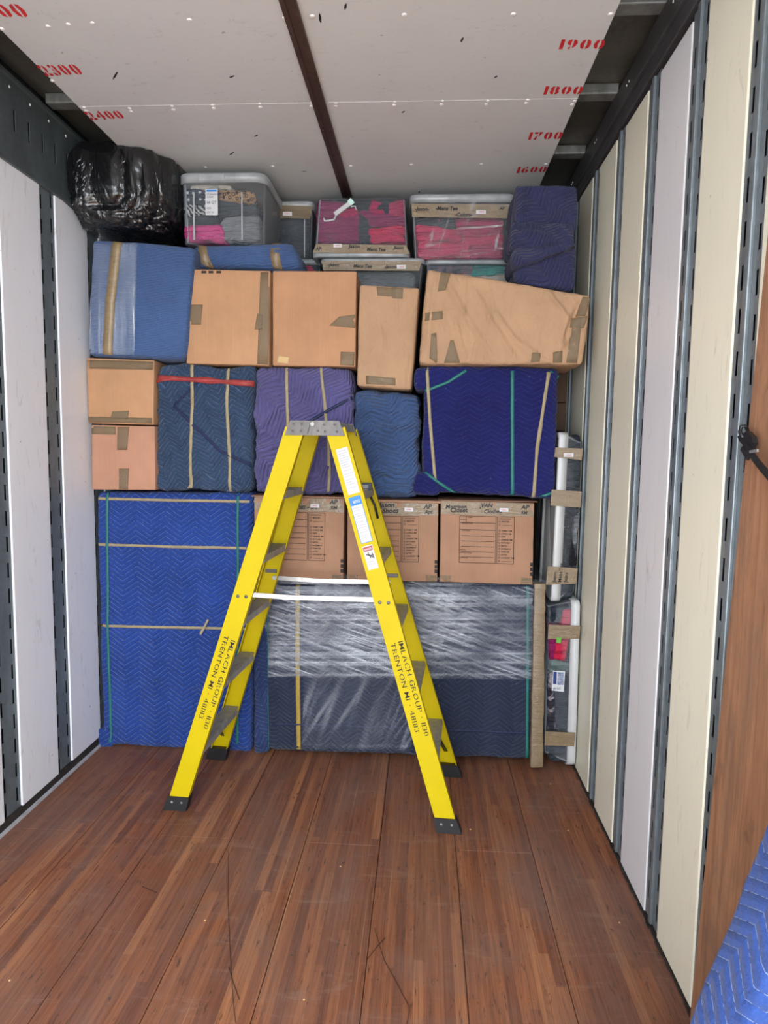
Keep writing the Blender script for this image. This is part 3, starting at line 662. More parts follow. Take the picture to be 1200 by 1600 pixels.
# denim
t, o = wrapped('wrapped_stool', [(556, 782), (652, 775), (655, 612), (551, 607)], 3.27, .45, MT['B_I'], 'plain denim blue quilted bundle without bands, between purple and navy bundles', 'wrapped furniture', .045, .02, cell=.012, freq=6, seed=4,
               folds=[(.0, .62, 1, .7, .022, .012), (.0, .3, 1, .2, .024, .014), (.0, .17, .95, .08, .02, .012), (.1, .85, .9, .8, .01, .02), (.3, .0, .9, .12, .02, .02), (.2, .5, 1, .42, -.014, .012)])
# deep navy
t, o = wrapped('wrapped_armchair', [(660, 768), (868, 780), (875, 574), (663, 570)], 3.24, .5, MT['B_J'], 'large deep navy quilted bundle with teal and tan bands on the right', 'wrapped furniture', .03, .008, cell=.02, seed=5,
               folds=[(.05, .1, .95, .05, .01, .015), (.04, .05, .04, .95, .006, .01)])
soft('side_padding', quad([(643, 772), (690, 776), (682, 738), (650, 738)], 3.225), .3, MT['B_J'], t, .03, .008, cell=.02, seed=6)
soft('side_padding', quad([(647, 610), (672, 610), (672, 572), (648, 574)], 3.24), .3, MT['B_J'], t, .028, .006, cell=.02, seed=7)
band('tan_band', o, [(667, 573), (672, 660), (682, 774)], 3.23, .015, MT['tan'], t); band('tan_band', o, [(858, 582), (849, 640), (840, 700), (834, 776)], 3.23, .016, MT['tan'], t, wob=.35)
band('teal_band', o, [(801, 580), (801, 680), (801, 777)], 3.23, .016, MT['teal'], t)
band('teal_band', o, [(728, 579), (700, 597), (666, 610)], 3.23, .013, MT['teal'], t, off=.0055); band('teal_band', o, [(665, 579), (663, 610)], 3.23, .012, MT['teal'], t, wrap=(1, 0))
band('teal_band', o, [(860, 580), (874, 588)], 3.23, .013, MT['teal'], t, wrap=(0, 1)); band('teal_band', o, [(842, 778), (869, 768)], 3.23, .013, MT['teal'], t, wrap=(0, 1), off=.005)
band('teal_band', o, [(664, 738), (680, 750), (712, 772)], 3.23, .013, MT['teal'], t, off=.006, wrap=(0, 0))
# woven blue with arm, upper left
t, o = wrapped('wrapped_loveseat', [(134, 556), (290, 562), (306, 384), (142, 371)], [3.22]*4, .5, MT['B_A'], 'woven blue blanket-wrapped sofa end with brown tape under the black bag', 'wrapped furniture', .032, .006, cell=.022, seed=8, folds=[(.96, .0, .98, .9, .012, .02), (.4, .05, .9, .03, .01, .02)])
arm = soft('padded_arm', quad([(296, 418), (474, 421), (458, 377), (296, 380)], 3.3), .3, MT['B_A'], t, .045, .006, cell=.018, seed=9, folds=[(.3, .8, .6, .2, .006, .01), (.45, .9, .75, .3, .006, .01), (.75, .9, .95, .2, .006, .012), (.15, .6, .3, .2, .006, .01)])
band('brown_tape', o, [(182, 373), (172, 470), (167, 558)], 3.21, .048, MT['tapec'], t, off=.008)
patch('stretch_film', o, [(135, 556), (209, 560), (214, 374), (145, 373)], 3.21, MT['film_v'], t, off=.005, n=14, m=24)
band('brown_tape', arm, [(315, 381), (318, 400), (325, 419)], 3.3, .046, MT['tape'], t, off=.003); band('brown_tape', arm, [(430, 378), (430, 400), (433, 420)], 3.3, .048, MT['tape'], t, off=.003)
patch('stretch_film', arm, [(303, 419), (318, 419), (314, 381), (309, 381)], 3.3, MT['film_t'], t, off=.003, n=4)
# folded navy blanket stack, upper right
t = thing('wrapped_headboard', P(852, 450, 3.17)+Vector((0, .15, 0)), 'dusty navy quilted bundle in three folds in the top right corner', 'wrapped furniture')
low = soft('blanket', quad([(803, 442), (900, 455), (903, 380), (803, 392)], 3.175), .3, MT['B_8'], t, .03, .008, cell=.012, seed=10)
soft('blanket_fold', quad([(800, 420), (896, 386), (903, 374), (800, 384)], [3.11, 3.12, 3.15, 3.15]), .3, MT['B_8'], t, .028, .006, cell=.018, seed=11)
soft('blanket_fold', quad([(798, 386), (902, 384), (899, 348), (800, 342)], [3.13, 3.13, 3.16, 3.16]), .3, MT['B_8'], t, .03, .008, cell=.012, seed=12, folds=[(.0, .5, .6, .45, .01, .015), (.7, .95, .9, .3, .014, .015), (.2, .15, .95, .1, .01, .012)])
soft('blanket_fold', quad([(806, 350), (904, 362), (903, 290), (806, 288)], 3.175), .3, MT['B_8'], t, .02, .006, cell=.012, seed=13, folds=[(.12, .0, .12, .9, .012, .01), (.05, .93, .95, .95, .01, .01)])
# dark slate one under the printed boxes with film
t, o = wrapped('wrapped_chest', [(418, 1174), (828, 1188), (840, 915), (400, 910)], [3.27, 3.25, 3.25, 3.27], .7, MT['B_M'], 'wide dark navy bundle under clear stretch wrap standing on the floor behind the ladder', 'wrapped furniture', .03, .007, cell=.025, seed=14, zmin=.004,
               folds=[(.02, .05, .15, .02, .012, .02), (.04, 0, .04, .8, .01, .015)])
fl2 = soft('blanket_flap', quad([(396, 1180), (420, 1177), (421, 940), (396, 930)], 3.255), .2, MT['B_M2'], t, .02, .006, cell=.02, seed=15)
band('teal_band', fl2, [(419, 945), (420, 1060), (422, 1172)], 3.25, .014, MT['teal'], t, wrap=(0, 0)); band('teal_band', o, [(825, 918), (825, 1050), (824, 1186)], 3.24, .014, MT['teal'], t)
band('yellow_band', o, [(464, 911), (464, 1040), (466, 1172)], 3.25, .022, MT['yelband'], t)
band('navy_band', o, [(424, 1009), (600, 1012), (835, 1020)], 3.25, .009, MT['navyband'], t, wrap=(0, 0)); band('navy_band', o, [(424, 1133), (600, 1138), (835, 1146)], 3.25, .009, MT['navyband'], t, wrap=(0, 0))
patch('stretch_film', o, [(402, 1060), (838, 1062), (840, 918), (403, 912)], 3.24, MT['film_M'], t, off=.009, n=40, m=18)
patch('stretch_film', o, [(470, 1172), (640, 1175), (720, 920), (480, 915)], 3.24, film('loose_stretch_wrap', .03, .25, 1.25, 1.0, 1, 50), t, off=.0065, n=24, m=24)
soft('taped_edge', quad([(829, 1200), (849, 1200), (853, 912), (835, 912)], [3.2, 3.2, 3.235, 3.235]), .06, MT['tape'], t, .006, .003, cell=.02, freq=9)
MB().bbox(P(393, 911, 3.275), P(855, 908, 3.275)+Vector((0, .7, .006)), .002).build('top_film', MT['film_M'], t)

# near bundle, lower right corner of the view
q = [Vector((.385, 1.02, .02)), Vector((.72, .86, .02)), Vector((.78, .93, 1.25)), Vector((.66, 1.16, 1.15))]
q = [P(1040, 1700, 1.02), Vector((.76, .96, .36)), Vector((.775, 1.1, 1.32)), Vector((.735, 1.18, 1.24))]
q[0].z = .3
d1 = P(1068, 1600, 1.18); d2 = P(1188, 1300, 1.18); dd = (d2-d1)/(d2.z-d1.z)
bl_, tl_ = d1+dd*(.004-d1.z), d1+dd*(1.15-d1.z)
t = thing('wrapped_tabletop', (.65, 1.2, 0), 'bright blue quilted bundle leaning in the near right corner beside the plywood', 'wrapped furniture')
soft('blanket', [bl_-Vector((0, .14, 0)), Vector((.76, 1.04, .004)), Vector((.765, 1.04, 1.2)), tl_-Vector((0, .14, 0))], .14, MT['B_F'], t, .02, .004, cell=.03, seed=16)

# ------------------------------------------------------------------ bin bag
def blob():
    c = P(203, 310, 3.38); t = thing('bin_bag', P(205, 378, 3.38), 'shiny black bin bag stuffed full on top of the blue wrapped sofa end', 'bag')
    bm = bmesh.new(); bmesh.ops.create_icosphere(bm, subdivisions=6, radius=1)
    rx, rz, ry = .262, .225, .27
    for v in bm.verts:
        d = v.co.normalized(); e = .62
        p = Vector([math.copysign(abs(a)**e, a) for a in d]); p = p/ max(p.length*.78, .9)
        s = noise.fractal(Vector((d.x*2.2, d.y*2.2, d.z*1.0)), .9, 2.1, 3); rd = abs(noise.noise(Vector((d.x*2.6, d.y*2.6, d.z*.8))+Vector((3, 1, 2))))
        cr = abs(noise.noise(d*8)); low = max(0, min(1, .2-d.z*1.6))
        k = 1+.05*s-.045*(1-min(1, rd*6))*(.3+.7*min(1, max(0, .9-d.z)))-.05*(1-min(1, cr*6))*low
        v.co = Vector((p.x*rx*k, p.y*ry*k, max(p.z*rz*k, -.207)))+c
        if v.co.x < c.x-.1: v.co.z -= (c.x-.1-v.co.x)*.42*(1 if v.co.z > c.z else -.3)
        v.co.x = max(v.co.x, XL+.022); v.co.z = min(v.co.z, ZC-.004 if v.co.x > -1.41 else ZC+.02)
    bm.verts.index_update()
    mobj('bag_body', [v.co.copy() for v in bm.verts], [[v.index for v in f.verts] for f in bm.faces], MT['bag'], t, True); bm.free()
blob()

# ------------------------------------------------------------------ cardboard boxes
def carton(name, px, Y, depth, mat, label, cat='box', group=None, r=.004, amp=.0015, **k):
    q = quad(px, Y); base = Vector(((q[0].x+q[1].x)/2, q[0].y+depth/2, min(q[0].z, q[1].z)))
    t = thing(name, base, label, cat, group); o = soft('carton', q, depth, mat, t, r, amp, cell=.06, **k); return t, o
t, o = carton('cardboard_box', [(291, 568), (420, 571), (422, 423), (300, 421)], 3.24, .28, MT['card'], 'square tan cardboard box left of its twin, tape down the right edge')
patch('tape_strip', o, [(402, 569), (419, 570), (422, 425), (407, 425)], 3.24, MT['tape2'], t); patch('tape_strip', o, [(291, 507), (314, 507), (317, 476), (294, 476)], 3.24, MT['tape2'], t); patch('tape_strip', o, [(398, 515), (410, 515), (411, 492), (402, 490)], 3.24, MT['tape2'], t, off=.003)
m = MB()
for x in (315, 326, 338): 
    a = surf(o, P(x, 426, 3.24), .001); m.box((a.x, a.y-.0005, a.z-.004), (a.x+.024, a.y, a.z+.008))
m.build('printed_bars', MT['ink'], t)
t, o = carton('cardboard_box', [(426, 571), (555, 573), (557, 424), (426, 423)], 3.25, .28, MT['card2'], 'plain square tan cardboard box right of its twin, torn label on it')
patch('torn_tape', o, [(514, 508), (555, 512), (556, 491), (530, 494)], 3.24, MT['tape2'], t); patch('tape_strip', o, [(531, 570), (553, 571), (554, 550), (532, 549)], 3.24, MT['tape2'], t); patch('peeled_spot', o, [(432, 566), (450, 568), (452, 558), (434, 555)], 3.24, flat('peeled_card', (200, 168, 120), .8), t)
m = MB(); m.box(P(555.5, 572, 3.25)+Vector((0, .0, .01)), P(557.5, 424, 3.25)+Vector((.002, .02, 0))); 
t, o = carton('cardboard_box', [(135, 661), (240, 664), (241, 563), (132, 559)], [3.24, 3.24, 3.24, 3.24], .4, MT['card'], 'small tan cardboard box against the left wall, on the box with centre tape')
patch('tape_strip', o, [(134, 576), (239, 578), (240, 565), (134, 562)], 3.24, MT['tape2'], t, n=10, m=2); patch('tape_strip', o, [(137, 660), (238, 662), (238, 653), (137, 651)], 3.24, MT['tape2'], t, n=10, m=2); patch('tape_strip', o, [(173, 654), (200, 655), (202, 642), (176, 643)], 3.24, MT['tape2'], t, off=.003)
m = MB()
for y in (626, 634):
    a = surf(o, P(135.5, y, 3.24), .001); m.box((a.x, a.y-.0005, a.z-.007), (a.x+.014, a.y, a.z+.007))
m.build('printed_bars', MT['ink'], t)
t, o = carton('cardboard_box', [(144, 765), (243, 766), (242, 666), (143, 664)], 3.24, .4, MT['card4'], 'small rosy tan cardboard box with centre tape on the royal blue bundle')
patch('tape_strip', o, [(183, 703), (199, 703), (202, 667), (184, 667)], 3.24, MT['tape2'], t); patch('tape_strip', o, [(186, 764), (200, 765), (202, 732), (186, 732)], 3.24, MT['tape2'], t)
patch('tape_strip', o, [(143, 678), (181, 679), (181, 667), (143, 666)], 3.24, MT['tape2'], t)
# dark cartons deep in the gap at the right
carton('brown_carton', [(850, 672), (895, 674), (896, 630), (850, 630)], 3.75, .4, MT['carddark'], 'dark brown carton deep in the gap by the right wall, lower of two')
carton('brown_carton', [(850, 628), (895, 629), (896, 560), (850, 560)], 3.75, .4, MT['carddark'], 'dark brown carton deep in the gap by the right wall, upper of two')

def printed(px, Y, label, hand, lidgap=True, x0=0):
    """moving carton with the printed form, taped top edge and marker writing"""
    t, o = carton('moving_box', px, Y, .42, MT['card3'], label, 'box')
    bl, br, tr, tl = [P(a, b, Y) for a, b in px]
    def at(u, v, off=.0022):
        p = bl*(1-u)*(1-v)+br*u*(1-v)+tr*u*v+tl*(1-u)*v; return surf(o, p, off)
    R_ = (br-bl).normalized(); U_ = (tl-bl).normalized(); Wd = (br-bl).length; Hd = (tl-bl).length
    n = 10; V = []
    pp = [(.0, .83), (1, .83), (1, .995), (0, .995)]
    tp = MB(); k = 0; vs = []
    for v in (.835, .995):
        for i in range(13): vs.append(at(.004+.992*i/12, v+.004*math.sin(i*2.1), .0016))
    tp.add(vs, [(i, i+1, 14+i, 13+i) for i in range(12)]); tp.add([v+Vector((0, .0008, 0)) for v in vs], [(i, 13+i, 14+i, i+1) for i in range(12)])
    tp.build('tape_strip', MT['tape'], t)
    top = MB().bbox(tl+Vector((-.012, -.012, .001)), tr+Vector((.014, .2, .008+(tl.z-tr.z)*0)), .002)
    top.build('box_flap', MT['card3'], t)
    ink = MB()
    def line(u0, v0, u1, v1, w=.0022):
        a, b = at(u0, v0), at(u1, v1); ink.bar(a, b, U_ if abs(v1-v0) < abs(u1-u0)*.3 else R_, w, .0004)
    L, Rr, Tt, Bb = .205, .595, .822, .25
    for a in ((L, Tt, Rr, Tt), (L, Bb, Rr, Bb), (L, Bb, L, Tt), (Rr, Bb, Rr, Tt), (L, .74, Rr, .74), (L, .655, Rr, .655), (L+.07, .74, L+.07, Tt), (L, .775, L+.07, .775)): line(*a)
    for v in (.58, .515, .45, .385, .32): line(L+.02, v, Rr-.02, v, .0018)
    L2, R2 = .61, .79
    for a in ((L2, Tt, R2, Tt), (L2, Bb, R2, Bb), (L2, Bb, L2, Tt), (R2, Bb, R2, Tt)): line(*a)
    for s, u, v in (('NAME', L+.085, .8), ('DESTINATION', L+.02, .722), ('CONTENTS', L+.02, .637), ('SPECIAL', L+.005, .4), ('INSTRUCTIONS', L+.005, .365), ('WARNING', L+.005, .3), ('DESTINATION', L2+.02, .79)): text(ink, s, at(u, v), R_, U_, .0085, .01)
    words = ['MASTER', '', None, 'FAMILY RM', 'LIVING RM', 'DEN', 'DINING RM', 'KITCHEN', 'BATH', 'BASEMENT', 'GARAGE', 'ATTIC', 'LAUNDRY RM', '']
    for i, wd in enumerate(words):
        v = .755-i*.0368
        if wd is None: continue
        c = at(L2+.024, v+.008); rr = .0042; cpts = [c+R_*math.cos(a*.785)*rr+U_*math.sin(a*.785)*rr for a in range(9)]
        for a, b in zip(cpts, cpts[1:]): ink.bar(a, b, (0, 1, 0), .0006, .0015)
        if wd: text(ink, wd, at(L2+.045, v), R_, U_, .0104, .02)
        if wd in ('', 'BATH'): line(L2+(.05 if not wd else .1), v, R2-.02, v, .0016)
    ink.build('printed_form', MT['boxink'], t)
    for s, u, v, sz in hand:
        mk = MB(); text(mk, s, at(u, v), R_+U_*.03, U_, sz*1.05, .03, slant=.15); mk.build('marker_writing', MT['marker'], t)
    lb = MB(); c = at(.63, .885, .003); lb.box(c, c+R_*.043+U_*.018+Vector((0, .0006, 0))); l = lb.build('white_label', MT['white'], t)
    li = MB(); text(li, '10000', c+R_*.008+U_*.006-Vector((0, .0006, 0)), R_, U_, .01, .01); li.build('label_print', MT['labelink'], l)
    bars = MB()
    for v in (.235, .175, .115): 
        c = at(.992, v, .001); bars.box((c.x-.01, c.y-.001, c.z-.002), (c.x+.0045, c.y+.02, c.z+.016))
    bars.build('printed_bars', MT['ink'], t)
    for u in (.0, .87):
        ct = MB()
        vs = [at(u+.004, .005, .0012), at(u+.12, .005, .0012), at(u+.12, .085, .0012), at(u+.004, .085, .0012)]; ct.add(vs+[v+Vector((0, .0008, 0)) for v in vs], [(0, 1, 2, 3), (7, 6, 5, 4), (0, 4, 5, 1), (1, 5, 6, 2), (2, 6, 7, 3), (3, 7, 4, 0)])
        ct.build('corner_tape', MT['tape2'], t)
    return t, o
printed([(398, 905), (536, 909), (538, 779), (397, 776)], 3.24, 'printed moving box leftmost in its row, partly behind the ladder left legs', [('MORRISON', .12, .93, .02), ('SHOES + 3rd', .42, .86, .022), ('AP', .84, .93, .03), ('RM', .85, .87, .022)])
printed([(542, 908), (683, 909), (685, 785), (543, 784)], 3.25, 'printed moving box in the middle of its row, behind the ladder right legs', [('Jason', .35, .93, .034), ('-Shoes', .36, .86, .032), ('AP', .84, .92, .03), ('Apt', .85, .86, .024)])
printed([(687, 909), (832, 914), (835, 786), (689, 782)], 3.25, 'printed moving box rightmost in its row, unobstructed by the ladder', [('Morrison', .05, .905, .026), ('Closet', .1, .86, .03), ('JEAN', .42, .93, .026), ('Clothes', .46, .86, .026), ('AP', .86, .92, .03), ('RM', .86, .86, .02)])

# kraft paper parcels
t, o = carton('paper_parcel', [(557, 603), (643, 609), (656, 449), (561, 443)], 3.24, .28, MT['kraft'], 'narrow upright parcel in brown kraft paper with taped ends', 'parcel', r=.016, amp=.004, freq=4, seed=20, folds=[(.93, .05, .93, .95, .006, .01), (.02, .1, .05, .9, .005, .01)])
patch('tape_strip', o, [(590, 462), (618, 464), (619, 447), (588, 446)], 3.24, MT['tape2'], t); patch('tape_strip', o, [(612, 466), (629, 467), (630, 450), (613, 449)], 3.24, MT['tape2'], t, off=.003); patch('tape_strip', o, [(572, 600), (618, 602), (618, 591), (572, 587)], 3.24, MT['tape2'], t)
q = [(655, 569), (911, 570), (924, 461), (667, 418)]
t, o = wrapped('paper_parcel', q, [3.2, 3.12, 3.1, 3.2], .36, MT['kraft'], 'large slanted parcel in crumpled brown kraft paper lying above the navy bundle', 'parcel', .018, .006, part='paper', cell=.009, seed=21,
               folds=[(.06, .95, .04, .1, 0.0120, .008), (.12, .9, .45, .1, 0.0150, .012), (.3, .85, .62, .0, 0.0135, .012), (.45, .6, .7, .05, 0.0150, .01), (.2, .5, .3, .0, 0.0120, .01), (.75, .95, .88, .65, 0.0180, .009), (.88, .65, .84, .1, 0.0180, .012), (.95, .9, .86, .3, -0.0180, .012), (.6, .3, .8, .02, 0.0120, .009), (.05, .5, .2, .6, 0.0090, .008), (.97, .6, .9, .25, -0.0210, .01), (.35, .3, .33, .0, 0.0120, .008)])
for s in ([(684, 453), (697, 451), (705, 424), (689, 422)], [(659, 500), (692, 497), (692, 484), (661, 487)], [(671, 558), (684, 568), (682, 518), (674, 520)], [(694, 566), (719, 566), (709, 530), (704, 530)], [(828, 567), (842, 566), (843, 553), (830, 552)], [(862, 568), (876, 568), (876, 550), (862, 552)], [(882, 568), (899, 569), (905, 500), (893, 500)], [(888, 514), (908, 516), (914, 498), (890, 500)], [(896, 498), (910, 498), (922, 464), (908, 462)]):
    patch('tape_strip', o, s, 3.16, MT['tape2'], t, off=.003)

# ------------------------------------------------------------------ storage totes
def rrect(w, d, r, n=4):
    pts = []
    for cx, cy, a0 in ((w-r, r, -90), (w-r, d-r, 0), (r, d-r, 90), (r, r, 180)):
        for i in range(n+1): a = math.radians(a0+90*i/n); pts.append((cx+r*math.cos(a), cy+r*math.sin(a)))
    return pts
def loft(mb, rings):
    n = len(rings[0]); V = [p for rg in rings for p in rg]; Fc = []
    for k in range(len(rings)-1): Fc += [(k*n+i, k*n+(i+1) % n, (k+1)*n+(i+1) % n, (k+1)*n+i) for i in range(n)]
    mb.add(V, Fc); return len(V)
def tote(org, R_, U_, B_, w, h, d, label, mat, lidmat, taper=.05, lidh=.03, name='storage_tote', rib=False, rr=.03, over=.008):
    """org = left-front-bottom corner (bottom of the tote), R_, U_, B_ its right, up and back directions"""
    org, R_, U_, B_ = Vector(org), Vector(R_).normalized(), Vector(U_).normalized(), Vector(B_).normalized()
    def T(x, y, z): return org+R_*x+B_*y+U_*z
    cs = [T(x, y, z) for x in (0, w) for y in (0, d) for z in (0, h)]
    t = thing(name, Vector((sum(c.x for c in cs)/8, sum(c.y for c in cs)/8, min(c.z for c in cs))), label, 'storage box')
    def ring(z, f, ins=0):
        s = f*taper*w; return [T(x+s+ins, y+s+ins, z) for x, y in rrect(w-2*s-2*ins, d-2*s-2*ins, rr)]
    m = MB(); hb = h-lidh; th = .0025
    rings = [ring(0, 1), ring(.001, 1), ring(.006, .98), ring(hb*.5, .5), ring(hb-.02, .06), ring(hb-.002, .05), ring(hb, .05), ring(hb, .05, th), ring(hb-.002, .05, th), ring(hb*.5, .5, th), ring(th+.006, .98, th), ring(th+.001, 1, th), ring(th, 1, th)]
    n = len(rings[0]); k = loft(m, rings); m.f.append(tuple(range(n-1, -1, -1))); m.f.append(tuple(range(k-n, k)))
    m.build('tub', mat, t, True)
    l = MB(); def_ = lambda z, o: [T(x-o, y-o, z) for x, y in rrect(w+2*o, d+2*o, rr+o)]
    rings = [def_(hb-.012, over-.003), def_(hb-.014, over), def_(h-.006, over), def_(h, over-.005), def_(h, -.02), def_(h-.008, -.026), def_(h-.010, -.04)]
    k = loft(l, rings); l.f.append(tuple(range(k-n, k)))
    l.f.append(tuple(range(n-1, -1, -1))); l.build('lid', lidmat, t, True)
    return t, T
TOTE_N = 0
def tote_px(px, Y, d, label, mat='tote', lidmat='lid', flip=False, **k):
    """upright (or upside-down) tote whose front fills the pixel rectangle x0,y0,x1,y1"""
    x0, y0, x1, y1 = px; bl, br, tl = P(x0, y1, Y), P(x1, y1+ (x1-x0)*.02, Y), P(x0, y0, Y)
    w = (br-bl).length; h = (tl-bl).length
    if flip: return tote(P(x0, y0, Y)+Vector((w, 0, 0)), (-1, 0, 0), (0, 0, -1), (0, 1, 0), w, h, d, label, MT[mat], MT[lidmat], **k)
    return tote(bl, (1, 0, 0), (0, 0, 1), (0, 1, 0), w, h, d, label, MT[mat], MT[lidmat], **k)
def strip(t, p, Y, mat, name='tape_strip', th=.0015, n=8):
    """flat strip standing on a tote's front between four pixel corners"""
    c = [P(a, b, Y) for a, b in p]; V = []
    for j in range(3):
        for i in range(n+1):
            u, v = i/n, j/2; q = c[0]*(1-u)*(1-v)+c[1]*u*(1-v)+c[2]*u*v+c[3]*(1-u)*v; q.y += .0015*noise.noise(q*40); V.append(q)
    k = len(V); w1 = n+1; V += [v+Vector((0, th, 0)) for v in V]; Fc = []
    for j in range(2):
        for i in range(n): a = j*w1+i; Fc += [(a, a+1, a+w1+1, a+w1), (k+a, k+a+w1, k+a+w1+1, k+a+1)]
    return mobj(name, V, Fc, mat, t, True)
def scrawl(t, items, Y, name='marker_writing', mat='marker', size=.02):
    for s, x, y, sz in items:
        m = MB(); text(m, s, P(x, y, Y), (1, 0, -.02), (0, 0, 1), sz*1.1, .03, slant=.2); m.build(name, MT[mat], t)
def small_label(t, x0, y0, x1, y1, Y):
    l = strip(t, rect(x0, y0, x1, y1), Y, MT['white'], 'white_label', n=2); m = MB(); a = P(x0+(x1-x0)*.2, y1-(y1-y0)*.3, Y-.001)
    text(m, '10042', a, (1, 0, 0), (0, 0, 1), .012, .01, width=abs(x1-x0)*.6/1033*Y); m.build('label_print', MT['labelink'], l)
def garment(name, px, Y, depth, mat, label, cat='clothes', group=None, **k):
    o = soft(name, quad(px, Y), depth, MT[mat], None, k.pop('r', .02), k.pop('amp', .012), cell=.02, freq=k.pop('freq', 9), **k); return tag(o, label, cat, group)

# tote with patterned clothes, beside the bag
t, T = tote_px((281, 271, 414, 378), 3.3, .42, 'clear tote of patterned clothes and pink cloth beside the black bin bag', lidh=.034, taper=.02, rr=.05)
MB().bbox(P(310, 282, 3.29), P(350, 271, 3.29)+Vector((0, .02, 0)), .004).build('latch', MT['rim'], t)
m = strip(t, [(321, 336), (340.5, 336), (340, 295), (321, 295)], 3.288, MT['white'], 'white_label', n=3)
pr_ = MB(); a = P(322.5, 299.5, 3.286); pr_.box(a, P(338.5, 296.5, 3.286)+Vector((0, .0005, 0))); pr_.build('label_header', MT['blueink'], m)
pr_ = MB()
for i, (y, s) in enumerate(((305, 'STORAGE BOX'), (309, 'CLEAR'), (318, '66 QT'), (326, '||||||||'), (333, 'LOT 24'))): text(pr_, s, P(323, y, 3.286), (1, 0, 0), (0, 0, 1), .011 if i != 2 else .018, .01)
pr_.build('label_print', MT['greyink'], m)
for x in (303, 378): MB().box(P(x-.8, 375, 3.293), P(x+.8, 300, 3.293)+Vector((0, .002, 0))).build('moulded_rib', MT['rim'], t)
garment('folded_cloth', rect(287, 350, 350, 376), 3.32, .3, 'bubble', 'bright bubblegum pink cloth at the bottom of the tote by the bag')
garment('folded_cloth', [(330, 376), (408, 376), (404, 336), (345, 340)], 3.325, .3, 'grey', 'grey folded cloth low in the tote by the bag', seed=2)
garment('folded_cloth', rect(286, 336, 340, 352), 3.33, .3, 'dgrey', 'dark grey cloth between pink and zebra cloth in the tote', seed=3)
garment('folded_cloth', rect(286, 318, 336, 338), 3.32, .3, 'zebra', 'zebra striped cloth in the tote beside the bin bag', seed=4)
garment('folded_cloth', rect(283, 295, 322, 320), 3.325, .3, 'dots', 'white polka dot cloth in the tote beside the bin bag', seed=5)
garment('folded_cloth', [(338, 338), (400, 338), (400, 308), (338, 305)], 3.34, .3, 'dgrey', 'dark green-grey cloth right of the label in the tote', seed=6)
garment('folded_cloth', [(340, 312), (395, 318), (396, 301), (340, 294)], 3.32, .28, 'leop', 'leopard print cloth near the rim of the tote', seed=7)
garment('folded_cloth', rect(296, 285, 362, 297), 3.33, .3, 'cream', 'cream cloth directly beneath the lid of the tote', seed=8)
# grey tote behind
t, T = tote_px((420, 315, 488, 407), 3.670, .4, 'smoky grey tote with taped lid between the patterned tote and pink tote', 'tote', taper=.03)
strip(t, [(420, 340), (484, 342), (488, 322), (421, 320)], 3.655, MT['tape2']); small_label(t, 442, 331, 456, 337, 3.652)
fk = MB().box(P(475, 402, 3.662), P(476.5, 343, 3.662)+Vector((0, .002, 0))); fk.build('moulded_rib', MT['rim'], t)
garment('folded_cloth', rect(424, 330, 484, 404), 3.690, .3, 'char', 'slate grey cloth filling the smoky grey tote', amp=.004, freq=3)
# upside-down pink tote
t, T = tote_px((490, 308, 638, 402), 3.550, .42, 'upside-down clear tote of pink clothes with a white hanger inside', flip=True, lidh=.024, taper=.035)
strip(t, [(489, 395), (640, 397), (634, 383), (494, 381)], 3.538, MT['tape']); small_label(t, 521, 381, 534, 386.5, 3.535)
scrawl(t, [('AP', 493, 391, .022), ('Jason', 545, 387, .024), ('Mens Tee', 573, 392, .022), ('Jason', 615, 389, .022)], 3.535)
gq = [('plum', [(494, 378), (565, 378), (562, 332), (494, 340)], 'plum garment filling the lower left of the upside-down tote'), ('plum', [(494, 342), (540, 342), (540, 312), (494, 312)], 'dark plum garment top left in the upside-down tote'),
      ('magenta', [(520, 345), (562, 345), (558, 322), (530, 325)], 'magenta garment beneath the hanger in the upside-down tote'), ('char', [(560, 378), (580, 378), (575, 335), (556, 330)], 'charcoal cloth down the middle of the upside-down tote'),
      ('plum', [(556, 352), (634, 354), (634, 338), (560, 325)], 'plum folded layer mid right in the upside-down tote'), ('magenta', [(572, 340), (634, 340), (634, 312), (580, 312)], 'magenta garment top right in the upside-down tote'),
      ('pink', [(575, 366), (634, 366), (634, 352), (575, 356)], 'hot pink folded layer mid right in the upside-down tote'), ('pink', [(575, 379), (634, 379), (634, 366), (575, 368)], 'hot pink folded layer low right in the upside-down tote')]
for i, (mt_, px, lb) in enumerate(gq): garment('folded_garment', px, 3.580+.004*(i % 3), .3, mt_, lb, seed=20+i)
garment('folded_cloth', rect(497, 312, 632, 378), 3.60, .3, 'char', 'charcoal cloth behind the pink garments in the upside-down tote', amp=.006, seed=70)
t = thing('clothes_hanger', P(505, 348, 3.562), 'white plastic hanger lying over the plum garment inside the upside-down tote', 'hanger')
MB().bar(P(523, 335, 3.562), P(549, 316, 3.562), (0, 0, 1), .022, .006).build('hanger_bar', MT['whiteplastic'], t)
MB().bar(P(546, 318, 3.562), P(551, 313, 3.562), (0, 0, 1), .03, .008).build('size_clip', flat('mint_plastic', (196, 232, 222), .4), t)
MB().tube([P(525, 337, 3.562), P(522, 343, 3.562), P(512, 345, 3.562), (P(507, 345, 3.562)), P(506, 341, 3.562)], .0042).tube([P(548, 323, 3.562), P(555, 322, 3.562), P(557, 328, 3.562)], .003).build('hanger_hook', MT['whiteplastic'], t, True)
